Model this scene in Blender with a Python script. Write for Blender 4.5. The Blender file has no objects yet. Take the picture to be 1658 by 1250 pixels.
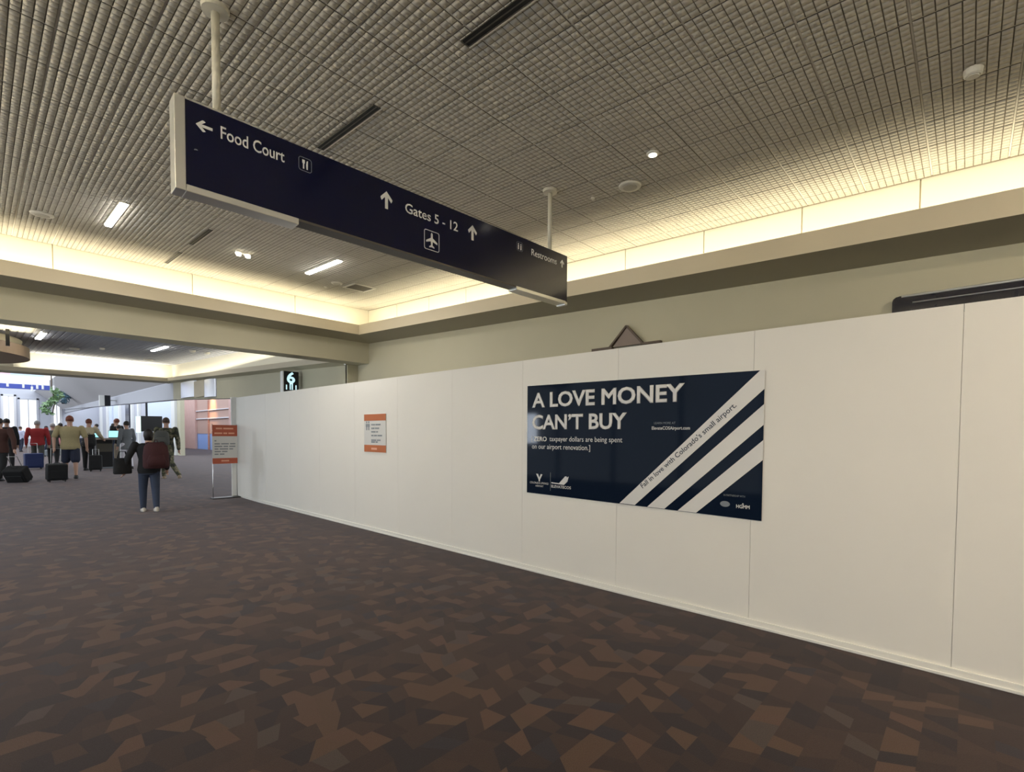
import bpy, math, random
import numpy as np
from mathutils import Vector, Matrix
random.seed(7)
sc = bpy.context.scene
COL = sc.collection

# ------------------------------------------------------------------ camera
YAW, PITCH, ROLL, FPX, CX, CY = 0.8251, -0.0343, 0.0055, 800.0, 829.0, 730.34
def cam_axes():
    cy, sy, cp, sp = math.cos(YAW), math.sin(YAW), math.cos(PITCH), math.sin(PITCH)
    f = Vector((sy*cp, cy*cp, sp)); r = Vector((cy, -sy, 0)); u = r.cross(f)
    cr, sr = math.cos(ROLL), math.sin(ROLL)
    return cr*r+sr*u, -sr*r+cr*u, f
R_, U_, F_ = cam_axes()
cd = bpy.data.cameras.new('camera'); cam = bpy.data.objects.new('camera', cd); COL.objects.link(cam)
cam.matrix_world = Matrix(((R_.x, U_.x, -F_.x, 0), (R_.y, U_.y, -F_.y, 0), (R_.z, U_.z, -F_.z, 1.55), (0, 0, 0, 1)))
cd.sensor_fit = 'HORIZONTAL'; cd.sensor_width = 36.0
cd.lens = 36.0*FPX/1658.0
cd.shift_x = -(CX-829.0)/1658.0
cd.shift_y = (CY-625.0)/1658.0
cd.clip_start = 0.05; cd.clip_end = 400
sc.camera = cam

# ------------------------------------------------------------------ world + exposure
w = bpy.data.worlds.new('world'); sc.world = w; w.use_nodes = True
w.node_tree.nodes['Background'].inputs[0].default_value = (0.87, 0.945, 1.0, 1)
w.node_tree.nodes['Background'].inputs[1].default_value = .97
sc.view_settings.view_transform = 'Standard'; sc.view_settings.look = 'None'
sc.view_settings.exposure = 0.60; sc.view_settings.gamma = 1.0
sc.view_settings.use_curve_mapping = False

def area(name, loc, rot, sx, sy, power, col):
    l = bpy.data.lights.new(name, 'AREA'); l.shape = 'RECTANGLE'; l.size = sx; l.size_y = sy
    l.energy = power; l.color = col
    o = bpy.data.objects.new(name, l); o.location = loc; o.rotation_euler = rot; COL.objects.link(o)
    return o
SL = 0.0368                                   # the ceiling runs up this much per metre of corridor
def S(x, y, z): return (x, y, z + SL*(y-6))
WARM = (1.0, 0.90, 0.66)
TILT = math.atan(SL)
# lamps lying in the coves
area('cove_lamp', S(5.45, 1.4, 3.50), (math.pi+TILT, 0, 0), 0.10, 15.2, 62, WARM)
area('cove_lamp', S(1.75, 9.22, 3.50), (math.pi, 0, 0), 7.0, 0.10, 32, WARM)
area('cove_lamp', S(-1.92, 1.4, 3.50), (math.pi+TILT, 0, 0), 0.10, 15.0, 320, (1, .93, .82))  # left cove is assumed, out of view; added to brighten the left ceiling
# unseen fill light added to brighten the tall hall and hold rooms
area('skylight', (4.5, 44, 9), (0, 0, 0), 18, 34, 2700, (.80, .88, 1))
# assumed window light, out of view on the left, added for the poster's glare
area('window_light', (-4.45, 11.05, 1.75), (0, -math.pi/2, 0), 1.0, .55, 46, (.78, .87, 1))
area('cove_lamp', (5.40, 17.2, 3.62), (math.pi, 0, 0), 0.08, 13.0, 30, (1, .92, .70))
area('cove_lamp', (3.25, 24.1, 3.72), (math.pi, 0, 0), 4.2, 0.12, 26, (1, .94, .76))

# ------------------------------------------------------------------ materials
def mat(name, col, rough=.6, metal=0., spec=.5, emit=None, es=0., noise=None, bump=None):
    m = bpy.data.materials.new(name); m.use_nodes = True
    nt = m.node_tree; b = nt.nodes['Principled BSDF']
    b.inputs['Base Color'].default_value = (*col, 1); b.inputs['Roughness'].default_value = rough
    b.inputs['Metallic'].default_value = metal; b.inputs['Specular IOR Level'].default_value = spec
    if emit:
        b.inputs['Emission Color'].default_value = (*emit, 1); b.inputs['Emission Strength'].default_value = es
    if noise or bump:
        tc = nt.nodes.new('ShaderNodeTexCoord'); n = nt.nodes.new('ShaderNodeTexNoise')
        n.inputs['Scale'].default_value = (noise or bump)[0]; n.inputs['Detail'].default_value = 4
        nt.links.new(tc.outputs['Object'], n.inputs['Vector'])
        if noise:
            mx = nt.nodes.new('ShaderNodeMix'); mx.data_type = 'RGBA'
            a = noise[1]
            mx.inputs[6].default_value = (*[c*(1-a) for c in col], 1); mx.inputs[7].default_value = (*[min(1, c*(1+a)) for c in col], 1)
            nt.links.new(n.outputs['Fac'], mx.inputs[0]); nt.links.new(mx.outputs[2], b.inputs['Base Color'])
        if bump:
            bp = nt.nodes.new('ShaderNodeBump'); bp.inputs['Strength'].default_value = bump[1]; bp.inputs['Distance'].default_value = .01
            nt.links.new(n.outputs['Fac'], bp.inputs['Height']); nt.links.new(bp.outputs['Normal'], b.inputs['Normal'])
    return m

M = {}
M['barrier'] = mat('painted_board', (.82, .79, .73), .55, noise=(1.2, .03))
M['barrier_trim'] = mat('white_trim_board', (.84, .82, .76), .4)
M['white'] = mat('white_paint', (.8, .8, .78), .5)
M['wall'] = mat('olive_wall_paint', (.54, .505, .37), .7, noise=(2.0, .04))
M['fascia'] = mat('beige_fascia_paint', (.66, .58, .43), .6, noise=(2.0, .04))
M['soffit'] = mat('shaded_soffit_paint', (.37, .335, .245), .7)  # wall paint darkened: the underside's shade is put into the colour
M['cove'] = mat('cove_board', (.80, .76, .64), .6)
M['tile'] = mat('acoustic_tile', (.53, .495, .425), .85, noise=(60, .08))
M['groove'] = mat('tile_groove', (.19, .165, .125), .9)
M['tee'] = mat('ceiling_tee', (.78, .74, .65), .5)
M['tile2'] = mat('far_ceiling_tile', (.47, .48, .54), .8, noise=(30, .1))
M['navy'] = mat('navy_sign_face', (.0010, .0028, .0300), .16, spec=.62)
M['poster'] = mat('navy_poster_face', (.0058, .0120, .0270), .06, spec=.085, noise=(2.0, .12))
M['ink'] = mat('white_ink', (.74, .72, .69), .45)
M['grey_ink'] = mat('grey_ink', (.22, .24, .26), .45)
M['dark_ink'] = mat('navy_ink', (.03, .04, .06), .45)
M['sign_white'] = mat('white_vinyl', (.82, .82, .80), .4)
M['chrome'] = mat('polished_aluminium', (.78, .77, .72), .28, .55)
M['alu'] = mat('brushed_aluminium', (.62, .62, .60), .35, 1.0)
M['pole'] = mat('cream_pole_paint', (.66, .63, .53), .4)
M['plastic'] = mat('white_plastic', (.80, .77, .68), .5)
M['slot'] = mat('black_slot', (.008, .008, .008), .6)
M['slot_frame'] = mat('bronze_slot_frame', (.10, .09, .07), .5)
M['lampwhite'] = mat('lamp_diffuser', (.9, .9, .9), .4, emit=(1, .97, .92), es=14)
M['led'] = mat('lamp_spot', (.9, .9, .9), .4, emit=(1, .93, .75), es=4)
M['orange'] = mat('orange_print', (.50, .13, .025), .5)
M['orange2'] = mat('brick_orange_print', (.48, .105, .05), .5)
M['paper'] = mat('paper_white', (.66, .65, .62), .5)
M['peach'] = mat('peach_print', (.80, .42, .28), .5)
M['black'] = mat('black_plastic', (.012, .012, .013), .4)
M['gate_black'] = mat('gate_sign_black', (.004, .004, .008), .3)
M['glow_digit'] = mat('lit_gate_digit', (.6, .85, .9), .5, emit=(.62, .93, 1), es=.56)
M['brown'] = mat('brown_trim_wood', (.11, .075, .05), .5, noise=(8, .2))
M['gable'] = mat('grey_gable_panel', (.26, .20, .17), .6)
M['dark_glass'] = mat('dark_glossy_panel', (.012, .012, .022), .12, spec=.6, noise=(5, .3))
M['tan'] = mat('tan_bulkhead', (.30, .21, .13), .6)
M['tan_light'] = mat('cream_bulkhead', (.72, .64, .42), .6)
M['far_white'] = mat('pale_header_paint', (.66, .65, .68), .6)
M['far_wall'] = mat('pale_lilac_wall', (.50, .51, .57), .6)
M['far_panel'] = mat('pale_blue_panel', (.68, .76, .88), .5)
M['brick'] = mat('orange_brick', (.50, .24, .17), .8)
M['blue_glass'] = mat('blue_lower_panel', (.25, .42, .80), .3)
M['steel'] = mat('steel_drum', (.78, .80, .88), .3, .6)
M['glass'] = mat('window_glass', (1, 1, 1), 0.0)
gb = M['glass'].node_tree.nodes['Principled BSDF']; gb.inputs['Transmission Weight'].default_value = 1.0; gb.inputs['IOR'].default_value = 1.01
M['clear'] = mat('clear_acrylic', (.95, .95, .95), .05); M['clear'].node_tree.nodes['Principled BSDF'].inputs['Transmission Weight'].default_value = .9
M['leaf'] = mat('leaf_green', (.26, .40, .20), .6, noise=(6, .4))
M['screen_teal'] = mat('lit_teal_screen', (.3, .6, .65), .4, emit=(.35, .80, .88), es=.8)
M['counter'] = mat('counter_laminate', (.40, .33, .29), .4)
M['seat'] = mat('seat_vinyl', (.03, .03, .04), .5)
def cloth(name, c, r=.85): M[name] = mat(name, c, r, noise=(40, .15)); return M[name]

# two-colour procedural: camouflage, brick
def camo():
    m = mat('camouflage_cloth', (.10, .10, .06), .9); nt = m.node_tree; b = nt.nodes['Principled BSDF']
    tc = nt.nodes.new('ShaderNodeTexCoord'); n = nt.nodes.new('ShaderNodeTexNoise'); n.inputs['Scale'].default_value = 9
    r = nt.nodes.new('ShaderNodeValToRGB'); r.color_ramp.interpolation = 'CONSTANT'
    e = r.color_ramp.elements; e[0].color = (.035, .035, .025, 1); e[1].position = .46; e[1].color = (.10, .10, .055, 1)
    x = e.new(.56); x.color = (.24, .20, .13, 1)
    nt.links.new(tc.outputs['Object'], n.inputs['Vector']); nt.links.new(n.outputs['Fac'], r.inputs['Fac']); nt.links.new(r.outputs['Color'], b.inputs['Base Color'])
    return m
M['camo'] = camo()

def carpet():
    m = bpy.data.materials.new('patterned_carpet'); m.use_nodes = True
    nt = m.node_tree; b = nt.nodes['Principled BSDF']; L = nt.links.new
    b.inputs['Roughness'].default_value = .88; b.inputs['Specular IOR Level'].default_value = .18
    def math_(op, a, c=None):
        n = nt.nodes.new('ShaderNodeMath'); n.operation = op
        for i, v in enumerate((a, c)):
            if v is None: continue
            if isinstance(v, (int, float)): n.inputs[i].default_value = v
            else: L(v, n.inputs[i])
        return n.outputs[0]
    tc = nt.nodes.new('ShaderNodeTexCoord'); sx = nt.nodes.new('ShaderNodeSeparateXYZ'); L(tc.outputs['Object'], sx.inputs[0])
    X, Y = sx.outputs[0], sx.outputs[1]
    def wn(a, c, seed):
        cb = nt.nodes.new('ShaderNodeCombineXYZ'); n = nt.nodes.new('ShaderNodeTexWhiteNoise'); n.noise_dimensions = '3D'
        L(a, cb.inputs[0]); L(c, cb.inputs[1]); cb.inputs[2].default_value = seed; L(cb.outputs[0], n.inputs['Vector'])
        return n.outputs['Value']
    ry = math_('DIVIDE', Y, .140); row = math_('FLOOR', ry); fy = math_('SUBTRACT', math_('SUBTRACT', ry, row), .5)
    zero = math_('MULTIPLY', row, 0.0)
    shift = math_('MULTIPLY', wn(row, zero, 3.0), 7.0)
    xx = math_('ADD', math_('DIVIDE', X, .108), shift)
    k = math_('FLOOR', math_('ADD', xx, .5))
    s = math_('MULTIPLY', math_('SUBTRACT', wn(k, row, 5.0), .5), 1.9)
    edge = math_('ADD', k, math_('MULTIPLY', s, fy))
    cell = math_('SUBTRACT', k, math_('LESS_THAN', xx, edge))
    v = wn(cell, row, 9.0)
    ramp = nt.nodes.new('ShaderNodeValToRGB'); ramp.color_ramp.interpolation = 'CONSTANT'
    cols = [(0, (.052, .031, .025)), (.28, (.070, .041, .030)), (.48, (.030, .023, .026)), (.62, (.150, .086, .052)),
            (.76, (.080, .046, .033)), (.86, (.160, .088, .056)), (.92, (.105, .080, .068)), (.96, (.036, .034, .044))]
    e = ramp.color_ramp.elements
    e[0].position = 0; e[0].color = (*cols[0][1], 1); e[1].position = cols[1][0]; e[1].color = (*cols[1][1], 1)
    for p, c in cols[2:]:
        q = e.new(p); q.color = (*c, 1)
    L(v, ramp.inputs['Fac'])
    n2 = nt.nodes.new('ShaderNodeTexNoise'); n2.inputs['Scale'].default_value = 220; L(tc.outputs['Object'], n2.inputs['Vector'])
    mr = nt.nodes.new('ShaderNodeMapRange'); mr.inputs[1].default_value = .3; mr.inputs[2].default_value = .7; mr.inputs[3].default_value = .33; mr.inputs[4].default_value = .60
    L(n2.outputs['Fac'], mr.inputs[0])
    # strip along the hoarding: same pattern with its colour scaled darker
    strip_mask = math_('GREATER_THAN', X, 3.76)
    dim = math_('SUBTRACT', 1.0, math_('MULTIPLY', strip_mask, .56))
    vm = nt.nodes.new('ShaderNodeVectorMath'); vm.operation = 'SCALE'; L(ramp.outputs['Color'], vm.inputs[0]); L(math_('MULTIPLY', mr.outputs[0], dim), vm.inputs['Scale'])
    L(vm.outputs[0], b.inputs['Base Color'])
    bp = nt.nodes.new('ShaderNodeBump'); bp.inputs['Strength'].default_value = .35; bp.inputs['Distance'].default_value = .004
    L(n2.outputs['Fac'], bp.inputs['Height']); L(bp.outputs[0], b.inputs['Normal'])
    b.inputs['Sheen Weight'].default_value = .19; b.inputs['Sheen Roughness'].default_value = .5; b.inputs['Sheen Tint'].default_value = (1, .86, .88, 1)
    return m
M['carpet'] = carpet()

# ------------------------------------------------------------------ mesh helpers
class MB:
    def __init__(s): s.v = []; s.f = []; s.m = []
    def face(s, pts, mi=0):
        i = len(s.v); s.v += [tuple(p) for p in pts]; s.f.append(tuple(range(i, i+len(pts)))); s.m.append(mi); return s
    def box(s, x0, y0, z0, x1, y1, z1, mi=0, shear=False):
        p = [(x0, y0, z0), (x1, y0, z0), (x1, y1, z0), (x0, y1, z0), (x0, y0, z1), (x1, y0, z1), (x1, y1, z1), (x0, y1, z1)]
        if shear: p = [S(*q) for q in p]
        i = len(s.v); s.v += p
        for f in ((3, 2, 1, 0), (4, 5, 6, 7), (0, 1, 5, 4), (1, 2, 6, 5), (2, 3, 7, 6), (3, 0, 4, 7)):
            s.f.append(tuple(i+k for k in f)); s.m.append(mi)
        return s
    def prism(s, poly, o, xd, yd, depth, mi=0):
        """polygon in the (xd, yd) plane, thickened by depth along xd x yd"""
        xd = Vector(xd); yd = Vector(yd); n = xd.cross(yd); o = Vector(o); k = len(poly); i = len(s.v)
        a = [o+xd*p[0]+yd*p[1] for p in poly]
        s.v += [tuple(q) for q in a] + [tuple(q+n*depth) for q in a]
        s.f.append(tuple(range(i+k-1, i-1, -1))); s.m.append(mi)
        s.f.append(tuple(range(i+k, i+2*k))); s.m.append(mi)
        for j in range(k):
            l = (j+1) % k; s.f.append((i+j, i+l, i+k+l, i+k+j)); s.m.append(mi)
        return s
    def tube(s, pts, rad, n=12, mi=0, cap=True):
        pts = [Vector(p) for p in pts]; rad = rad if isinstance(rad, (list, tuple)) else [rad]*len(pts)
        i = len(s.v); prev = None
        for j, p in enumerate(pts):
            d = (pts[min(j+1, len(pts)-1)]-pts[max(j-1, 0)]).normalized()
            a = d.orthogonal().normalized() if prev is None else (prev-d*prev.dot(d)).normalized()
            prev = a; c = d.cross(a)
            for k in range(n):
                t = 2*math.pi*k/n; s.v.append(tuple(p+(a*math.cos(t)+c*math.sin(t))*rad[j]))
        for j in range(len(pts)-1):
            for k in range(n):
                l = (k+1) % n; s.f.append((i+j*n+k, i+j*n+l, i+(j+1)*n+l, i+(j+1)*n+k)); s.m.append(mi)
        if cap:
            s.f.append(tuple(i+k for k in range(n-1, -1, -1))); s.m.append(mi)
            e = i+(len(pts)-1)*n; s.f.append(tuple(e+k for k in range(n))); s.m.append(mi)
        return s
    def rings(s, rs, n=20, mi=0):
        """stack of ellipses (cx, cy, z, rx, ry), closed at both ends"""
        i = len(s.v)
        for (cx, cy, z, rx, ry) in rs:
            for k in range(n):
                t = 2*math.pi*k/n; s.v.append((cx+rx*math.cos(t), cy+ry*math.sin(t), z))
        for j in range(len(rs)-1):
            for k in range(n):
                l = (k+1) % n; s.f.append((i+j*n+k, i+j*n+l, i+(j+1)*n+l, i+(j+1)*n+k)); s.m.append(mi)
        s.f.append(tuple(i+k for k in range(n-1, -1, -1))); s.m.append(mi)
        e = i+(len(rs)-1)*n; s.f.append(tuple(e+k for k in range(n))); s.m.append(mi)
        return s
    def ball(s, c, r, n=12, mi=0):
        rx, ry, rz = r if isinstance(r, (tuple, list)) else (r, r, r)
        rs = []
        for j in range(1, n):
            t = math.pi*j/n; rs.append((c[0], c[1], c[2]-rz*math.cos(t), rx*math.sin(t), ry*math.sin(t)))
        return s.rings(rs, max(8, n*3//2), mi)
    def build(s, name, mats, parent=None, smooth=False, bevel=0, remesh=0, loc=None, rz=0, smooth_it=0):
        me = bpy.data.meshes.new(name); me.from_pydata(s.v, [], s.f)
        mats = mats if isinstance(mats, (list, tuple)) else [mats]
        for q in mats: me.materials.append(q)
        if len(mats) > 1: me.polygons.foreach_set('material_index', s.m)
        me.update()
        o = bpy.data.objects.new(name, me); COL.objects.link(o)
        if remesh:
            r = o.modifiers.new('r', 'REMESH'); r.mode = 'VOXEL'; r.voxel_size = remesh; r.use_smooth_shade = True
            if smooth_it:
                q = o.modifiers.new('s', 'SMOOTH'); q.iterations = smooth_it; q.factor = .5
            dg = bpy.context.evaluated_depsgraph_get(); dg.update()
            nm = bpy.data.meshes.new_from_object(o.evaluated_get(dg)); o.modifiers.clear(); old = o.data; o.data = nm; bpy.data.meshes.remove(old); nm.name = name
            if not nm.materials: nm.materials.append(mats[0])
            nm.polygons.foreach_set('use_smooth', [True]*len(nm.polygons))
        if smooth: me.polygons.foreach_set('use_smooth', [True]*len(me.polygons))
        if bevel:
            bv = o.modifiers.new('bevel', 'BEVEL'); bv.width = bevel; bv.segments = 3; bv.limit_method = 'ANGLE'
        if parent: o.parent = parent
        if loc: o.location = loc
        if rz: o.rotation_euler.z = rz
        return o

def tag(o, label=None, cat=None, group=None, kind=None):
    if label: o['label'] = label
    if cat: o['category'] = cat
    if group: o['group'] = group
    if kind: o['kind'] = kind
    return o
def thing(name, label, cat, loc=(0, 0, 0), rz=0, group=None):
    o = bpy.data.objects.new(name, None); o.empty_display_size = .1; COL.objects.link(o)
    o.location = loc; o.rotation_euler = (0, 0, rz)
    return tag(o, label, cat, group)
def struct(o): o['kind'] = 'structure'; return o

def text(s, parent, o, xd, yd, w_, h_, m, name='lettering', bold=0.0, depth=.0015, spacing=1.0, lift=0.0):
    """lettering whose outline fills w_ x h_ (h_ = height of the whole outline) from its lower left corner o"""
    c = bpy.data.curves.new(name, 'FONT'); c.body = s; c.size = 1; c.bevel_depth = bold; c.bevel_resolution = 0; c.extrude = 0; c.space_character = spacing; c.resolution_u = 3
    t = bpy.data.objects.new(name, c); COL.objects.link(t)
    dg = bpy.context.evaluated_depsgraph_get(); dg.update()
    me = bpy.data.meshes.new_from_object(t.evaluated_get(dg)); bpy.data.objects.remove(t); bpy.data.curves.remove(c)
    n = len(me.vertices); a = np.empty(n*3); me.vertices.foreach_get('co', a); a = a.reshape(-1, 3)
    lo, hi = a.min(0), a.max(0)
    sx = w_/(hi[0]-lo[0]); sy = h_/(hi[1]-lo[1])
    X = np.array(xd); Y = np.array(yd); N = np.cross(X, Y); O = np.array(o)
    zz = (a[:, 2]-lo[2])/max(hi[2]-lo[2], 1e-9) if bold else np.ones(n)
    p = O+np.outer((a[:, 0]-lo[0])*sx, X)+np.outer((a[:, 1]-lo[1])*sy, Y)+np.outer(zz*depth+lift, N)
    me.vertices.foreach_set('co', p.ravel()); me.update(); me.materials.clear(); me.materials.append(m); me.name = name
    ob = bpy.data.objects.new(name, me); COL.objects.link(ob); ob.parent = parent
    return ob

# ================================================================== SETTING
def fz(y):
    t = min(1, max(0, (y-11)/8)); return .2*t*t*(3-2*t)
# floor with its gentle ramp beyond the hoarding
fl = MB(); ys = [-7, 0, 6, 11]+[11+.5*k for k in range(1, 17)]+[30, 45, 75]
for a, b in zip(ys[:-1], ys[1:]):
    fl.face([(-4.8, a, fz(a)), (17, a, fz(a)), (17, b, fz(b)), (-4.8, b, fz(b))])
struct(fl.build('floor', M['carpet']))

# coffered tile ceiling of the near bay: every little square is its own raised block
ZC = 4.02
def ceiling_mesh():
    PX, PY, GX, GY = .0491, .0524, .0065, .0065
    x0, y0 = .37-8*PX*6, .295-9*PY*5
    nx, ny = int((5.715-x0)/PX), int((9.46-y0)/PY)
    ix, iy = np.meshgrid(np.arange(nx), np.arange(ny), indexing='ij')
    ix = ix.ravel(); iy = iy.ravel()
    gxl = np.where(ix % 8 == 0, .0075, GX/2); gxr = np.where(ix % 8 == 7, .0075, GX/2)
    gyl = np.where(iy % 9 == 0, .0075, GY/2); gyr = np.where(iy % 9 == 8, .0075, GY/2)
    xa = x0+ix*PX+gxl; xb = x0+(ix+1)*PX-gxr; ya = y0+iy*PY+gyl; yb = y0+(iy+1)*PY-gyr
    D, t = .0040, .0003
    def P(x, y, z): return np.stack([x, y, z+SL*(y-6)], 1)
    zt, zb, zd = ZC+D, ZC, ZC+.008
    n = len(xa)
    V = np.stack([P(xa-t, ya-t, np.full(n, zt)), P(xb+t, ya-t, np.full(n, zt)), P(xb+t, yb+t, np.full(n, zt)), P(xa-t, yb+t, np.full(n, zt)),
                  P(xa, ya, np.full(n, zb)), P(xb, ya, np.full(n, zb)), P(xb, yb, np.full(n, zb)), P(xa, yb, np.full(n, zb))], 1).reshape(-1, 3)
    base = (np.arange(n)*8)[:, None]
    F = np.concatenate([base+np.array(q) for q in ([7, 6, 5, 4], [0, 4, 5, 1], [1, 5, 6, 2], [2, 6, 7, 3], [3, 7, 4, 0])])
    MI = np.zeros(len(F), int)
    ev, ef, em = [], [], []
    def quad(pts, mi):
        k = len(V)+len(ev); ev.extend(pts); ef.append([k, k+1, k+2, k+3]); em.append(mi)
    quad([S(-2.2, -7, zd), S(-2.2, 9.5, zd), S(5.75, 9.5, zd), S(5.75, -7, zd)], 1)
    for a in range(0, nx, 8):
        for c in range(0, ny, 9):
            xa_, xb_ = x0+a*PX+.006, min(x0+(a+8)*PX, x0+nx*PX)-.006; ya_, yb_ = y0+c*PY+.006, min(y0+(c+9)*PY, y0+ny*PY)-.006
            quad([S(xa_, ya_, zt), S(xa_, yb_, zt), S(xb_, yb_, zt), S(xb_, ya_, zt)], 1)
            for (p, r) in (((xa_, ya_), (xb_, ya_)), ((xb_, ya_), (xb_, yb_)), ((xb_, yb_), (xa_, yb_)), ((xa_, yb_), (xa_, ya_))): quad([S(*p, zt), S(*r, zt), S(*r, zd), S(*p, zd)], 1)
    x1, y1 = x0+nx*PX, y0+ny*PY
    for k in range(0, nx+1, 8):
        x = x0+k*PX; quad([S(x-.005, y0, zd-.001), S(x-.005, y1, zd-.001), S(x+.005, y1, zd-.001), S(x+.005, y0, zd-.001)], 2)
    for k in range(0, ny+1, 9):
        y = y0+k*PY; quad([S(x0, y-.005, zd-.0008), S(x0, y+.005, zd-.0008), S(x1, y+.005, zd-.0008), S(x1, y-.005, zd-.0008)], 2)
    # plain tiles where the squares are out of sight
    quad([S(-2.2, -7, zb), S(-2.2, 9.46, zb), S(x0, 9.46, zb), S(x0, -7, zb)], 0)
    quad([S(x0, -7, zb), S(x0, y0, zb), S(5.715, y0, zb), S(5.715, -7, zb)], 0)
    V = np.concatenate([V, np.array(ev)]); F = np.concatenate([F, np.array(ef)]); MI = np.concatenate([MI, np.array(em)])
    me = bpy.data.meshes.new('ceiling'); me.vertices.add(len(V)); me.vertices.foreach_set('co', V.ravel())
    me.loops.add(len(F)*4); me.loops.foreach_set('vertex_index', F.ravel().astype(np.int32))
    me.polygons.add(len(F)); me.polygons.foreach_set('loop_start', np.arange(0, len(F)*4, 4, dtype=np.int32))
    for k in ('tile', 'groove', 'tee'): me.materials.append(M[k])
    me.polygons.foreach_set('material_index', MI.astype(np.int32)); me.update(calc_edges=True)
    o = bpy.data.objects.new('ceiling', me); COL.objects.link(o); struct(o)
ceiling_mesh()

XF, XW, YF, YW = 5.242, 5.752, 9.035, 9.514
Z1, Z2, ZW = 3.609, 3.415, 3.345
# soffit with its fascia lip, one run along the right and one across the far end
so = MB()
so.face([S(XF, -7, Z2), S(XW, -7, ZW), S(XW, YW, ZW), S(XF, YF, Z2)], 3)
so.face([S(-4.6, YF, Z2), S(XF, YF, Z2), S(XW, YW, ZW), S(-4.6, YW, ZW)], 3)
so.face([S(XF, -7, Z1), S(XF, -7, Z2), S(XF, YF, Z2), S(XF, YF, Z1)])
so.face([S(-4.6, YF, Z1), S(XF, YF, Z1), S(XF, YF, Z2), S(-4.6, YF, Z2)])
so.face([S(XF, -7, Z1), S(XF, YF, Z1), S(XF+.03, YF+.03, Z1), S(XF+.03, -7, Z1)])
so.face([S(-4.6, YF, Z1), S(-4.6, YF+.03, Z1), S(XF+.03, YF+.03, Z1), S(XF, YF, Z1)])
so.face([S(XF+.03, -7, Z1), S(XF+.03, YF+.03, Z1), S(XF+.03, YF+.03, Z2+.04), S(XF+.03, -7, Z2+.04)], 2)
so.face([S(-4.6, YF+.03, Z1), S(-4.6, YF+.03, Z2+.04), S(XF+.03, YF+.03, Z2+.04), S(XF+.03, YF+.03, Z1)], 2)
so.face([S(XF+.03, -7, Z2+.04), S(XF+.03, YF+.03, Z2+.04), S(XW, YW, Z2+.04), S(XW, -7, Z2+.04)], 2)
so.face([S(-4.6, YF+.03, Z2+.04), S(-4.6, YW, Z2+.04), S(XW, YW, Z2+.04), S(XF+.03, YF+.03, Z2+.04)], 2)
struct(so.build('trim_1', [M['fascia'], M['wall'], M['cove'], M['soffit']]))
# the tray's left side, unseen and assumed: the same lip, trough and cove board, and the flat soffit out to the glazing
XL = -1.7
sl_ = MB()
sl_.face([S(XL, -7, Z1), S(XL, YF, Z1), S(XL, YF, Z2), S(XL, -7, Z2)])
sl_.face([S(XL-.03, -7, Z1), S(XL-.03, YF, Z1), S(XL, YF, Z1), S(XL, -7, Z1)])
sl_.face([S(XL-.03, -7, Z1), S(XL-.03, -7, Z2+.04), S(XL-.03, YF, Z2+.04), S(XL-.03, YF, Z1)], 2)
sl_.face([S(-2.2, -7, Z2+.04), S(-2.2, YF, Z2+.04), S(XL, YF, Z2+.04), S(XL, -7, Z2+.04)], 2)
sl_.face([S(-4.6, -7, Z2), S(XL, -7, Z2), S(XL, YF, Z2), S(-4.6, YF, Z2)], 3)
sl_.box(-2.25, -7, Z2, -2.2, 9.5, ZC+.02, 2, shear=True)
struct(sl_.build('trim_20', [M['fascia'], M['wall'], M['cove'], M['soffit']]))
# boards at the back of the coves, with open joints between them
cb = MB()
js = [-6.9]+[.374-1.0*k for k in range(6, 0, -1)]+[.374, 1.30, 2.296, 3.31, 4.33, 5.35, 6.37, 7.39, 8.41, 9.47]
for a, b in zip(js[:-1], js[1:]): cb.box(5.715, a+.006, Z2, 5.75, b-.006, ZC+.02, shear=True)
cb.box(5.735, -6.9, Z2, 5.76, 9.5, ZC+.02, 1, shear=True)
jx = [-4.5, -2.9, -.92, .77, 2.46, 4.15, 5.715]
for a, b in zip(jx[:-1], jx[1:]): cb.box(a+.006, 9.455, Z2, b-.006, 9.49, ZC+.02, shear=True)
cb.box(-4.5, 9.475, Z2, 5.735, 9.5, ZC+.02, 1, shear=True)
struct(cb.build('trim_2', [M['cove'], M['fascia']]))
# cross beam between the bays
bm_ = MB(); bm_.box(-4.6, YW, 3.045, XW, 9.97, 4.2)
struct(bm_.build('trim_3', M['wall']))
# right wall of the near bay, above and behind the hoarding; step to the next bay
wr = MB(); wr.box(XW, -7, 0, XW+.15, 9.97, 4.25)
struct(wr.build('wall_right', M['wall']))
ws = MB(); ws.box(5.5, 9.97, 2.62, 5.9, 10.05, 3.3)
struct(ws.build('wall_step', M['wall']))
# roof slab above everything
rf = MB(); rf.box(-4.6, -7, 4.0, -2.2, 9.6, 4.3); rf.box(-4.8, -7.2, 4.9, 5.9, 24.6, 5.0); rf.box(-4.6, 9.6, 4.2, 6, 9.9, 4.9)
struct(rf.build('ceiling_slab', M['white']))
wb = MB(); wb.box(-4.8, -7.2, 0, 6, -7.0, 4.9)
struct(wb.build('wall_back', M['wall']))

# assumed window wall, unseen on the left: posts, sill and head, left open for daylight
gl = MB()
for k in range(16): gl.box(-4.6, -6.9+2.1*k, 0, -4.5, -6.8+2.1*k, 3.9)
gl.box(-4.6, -7, 0, -4.5, 24.5, .12); gl.box(-4.6, -7, 3.86, -4.5, 24.5, 3.95)
struct(gl.build('window_7', M['white']))

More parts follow.
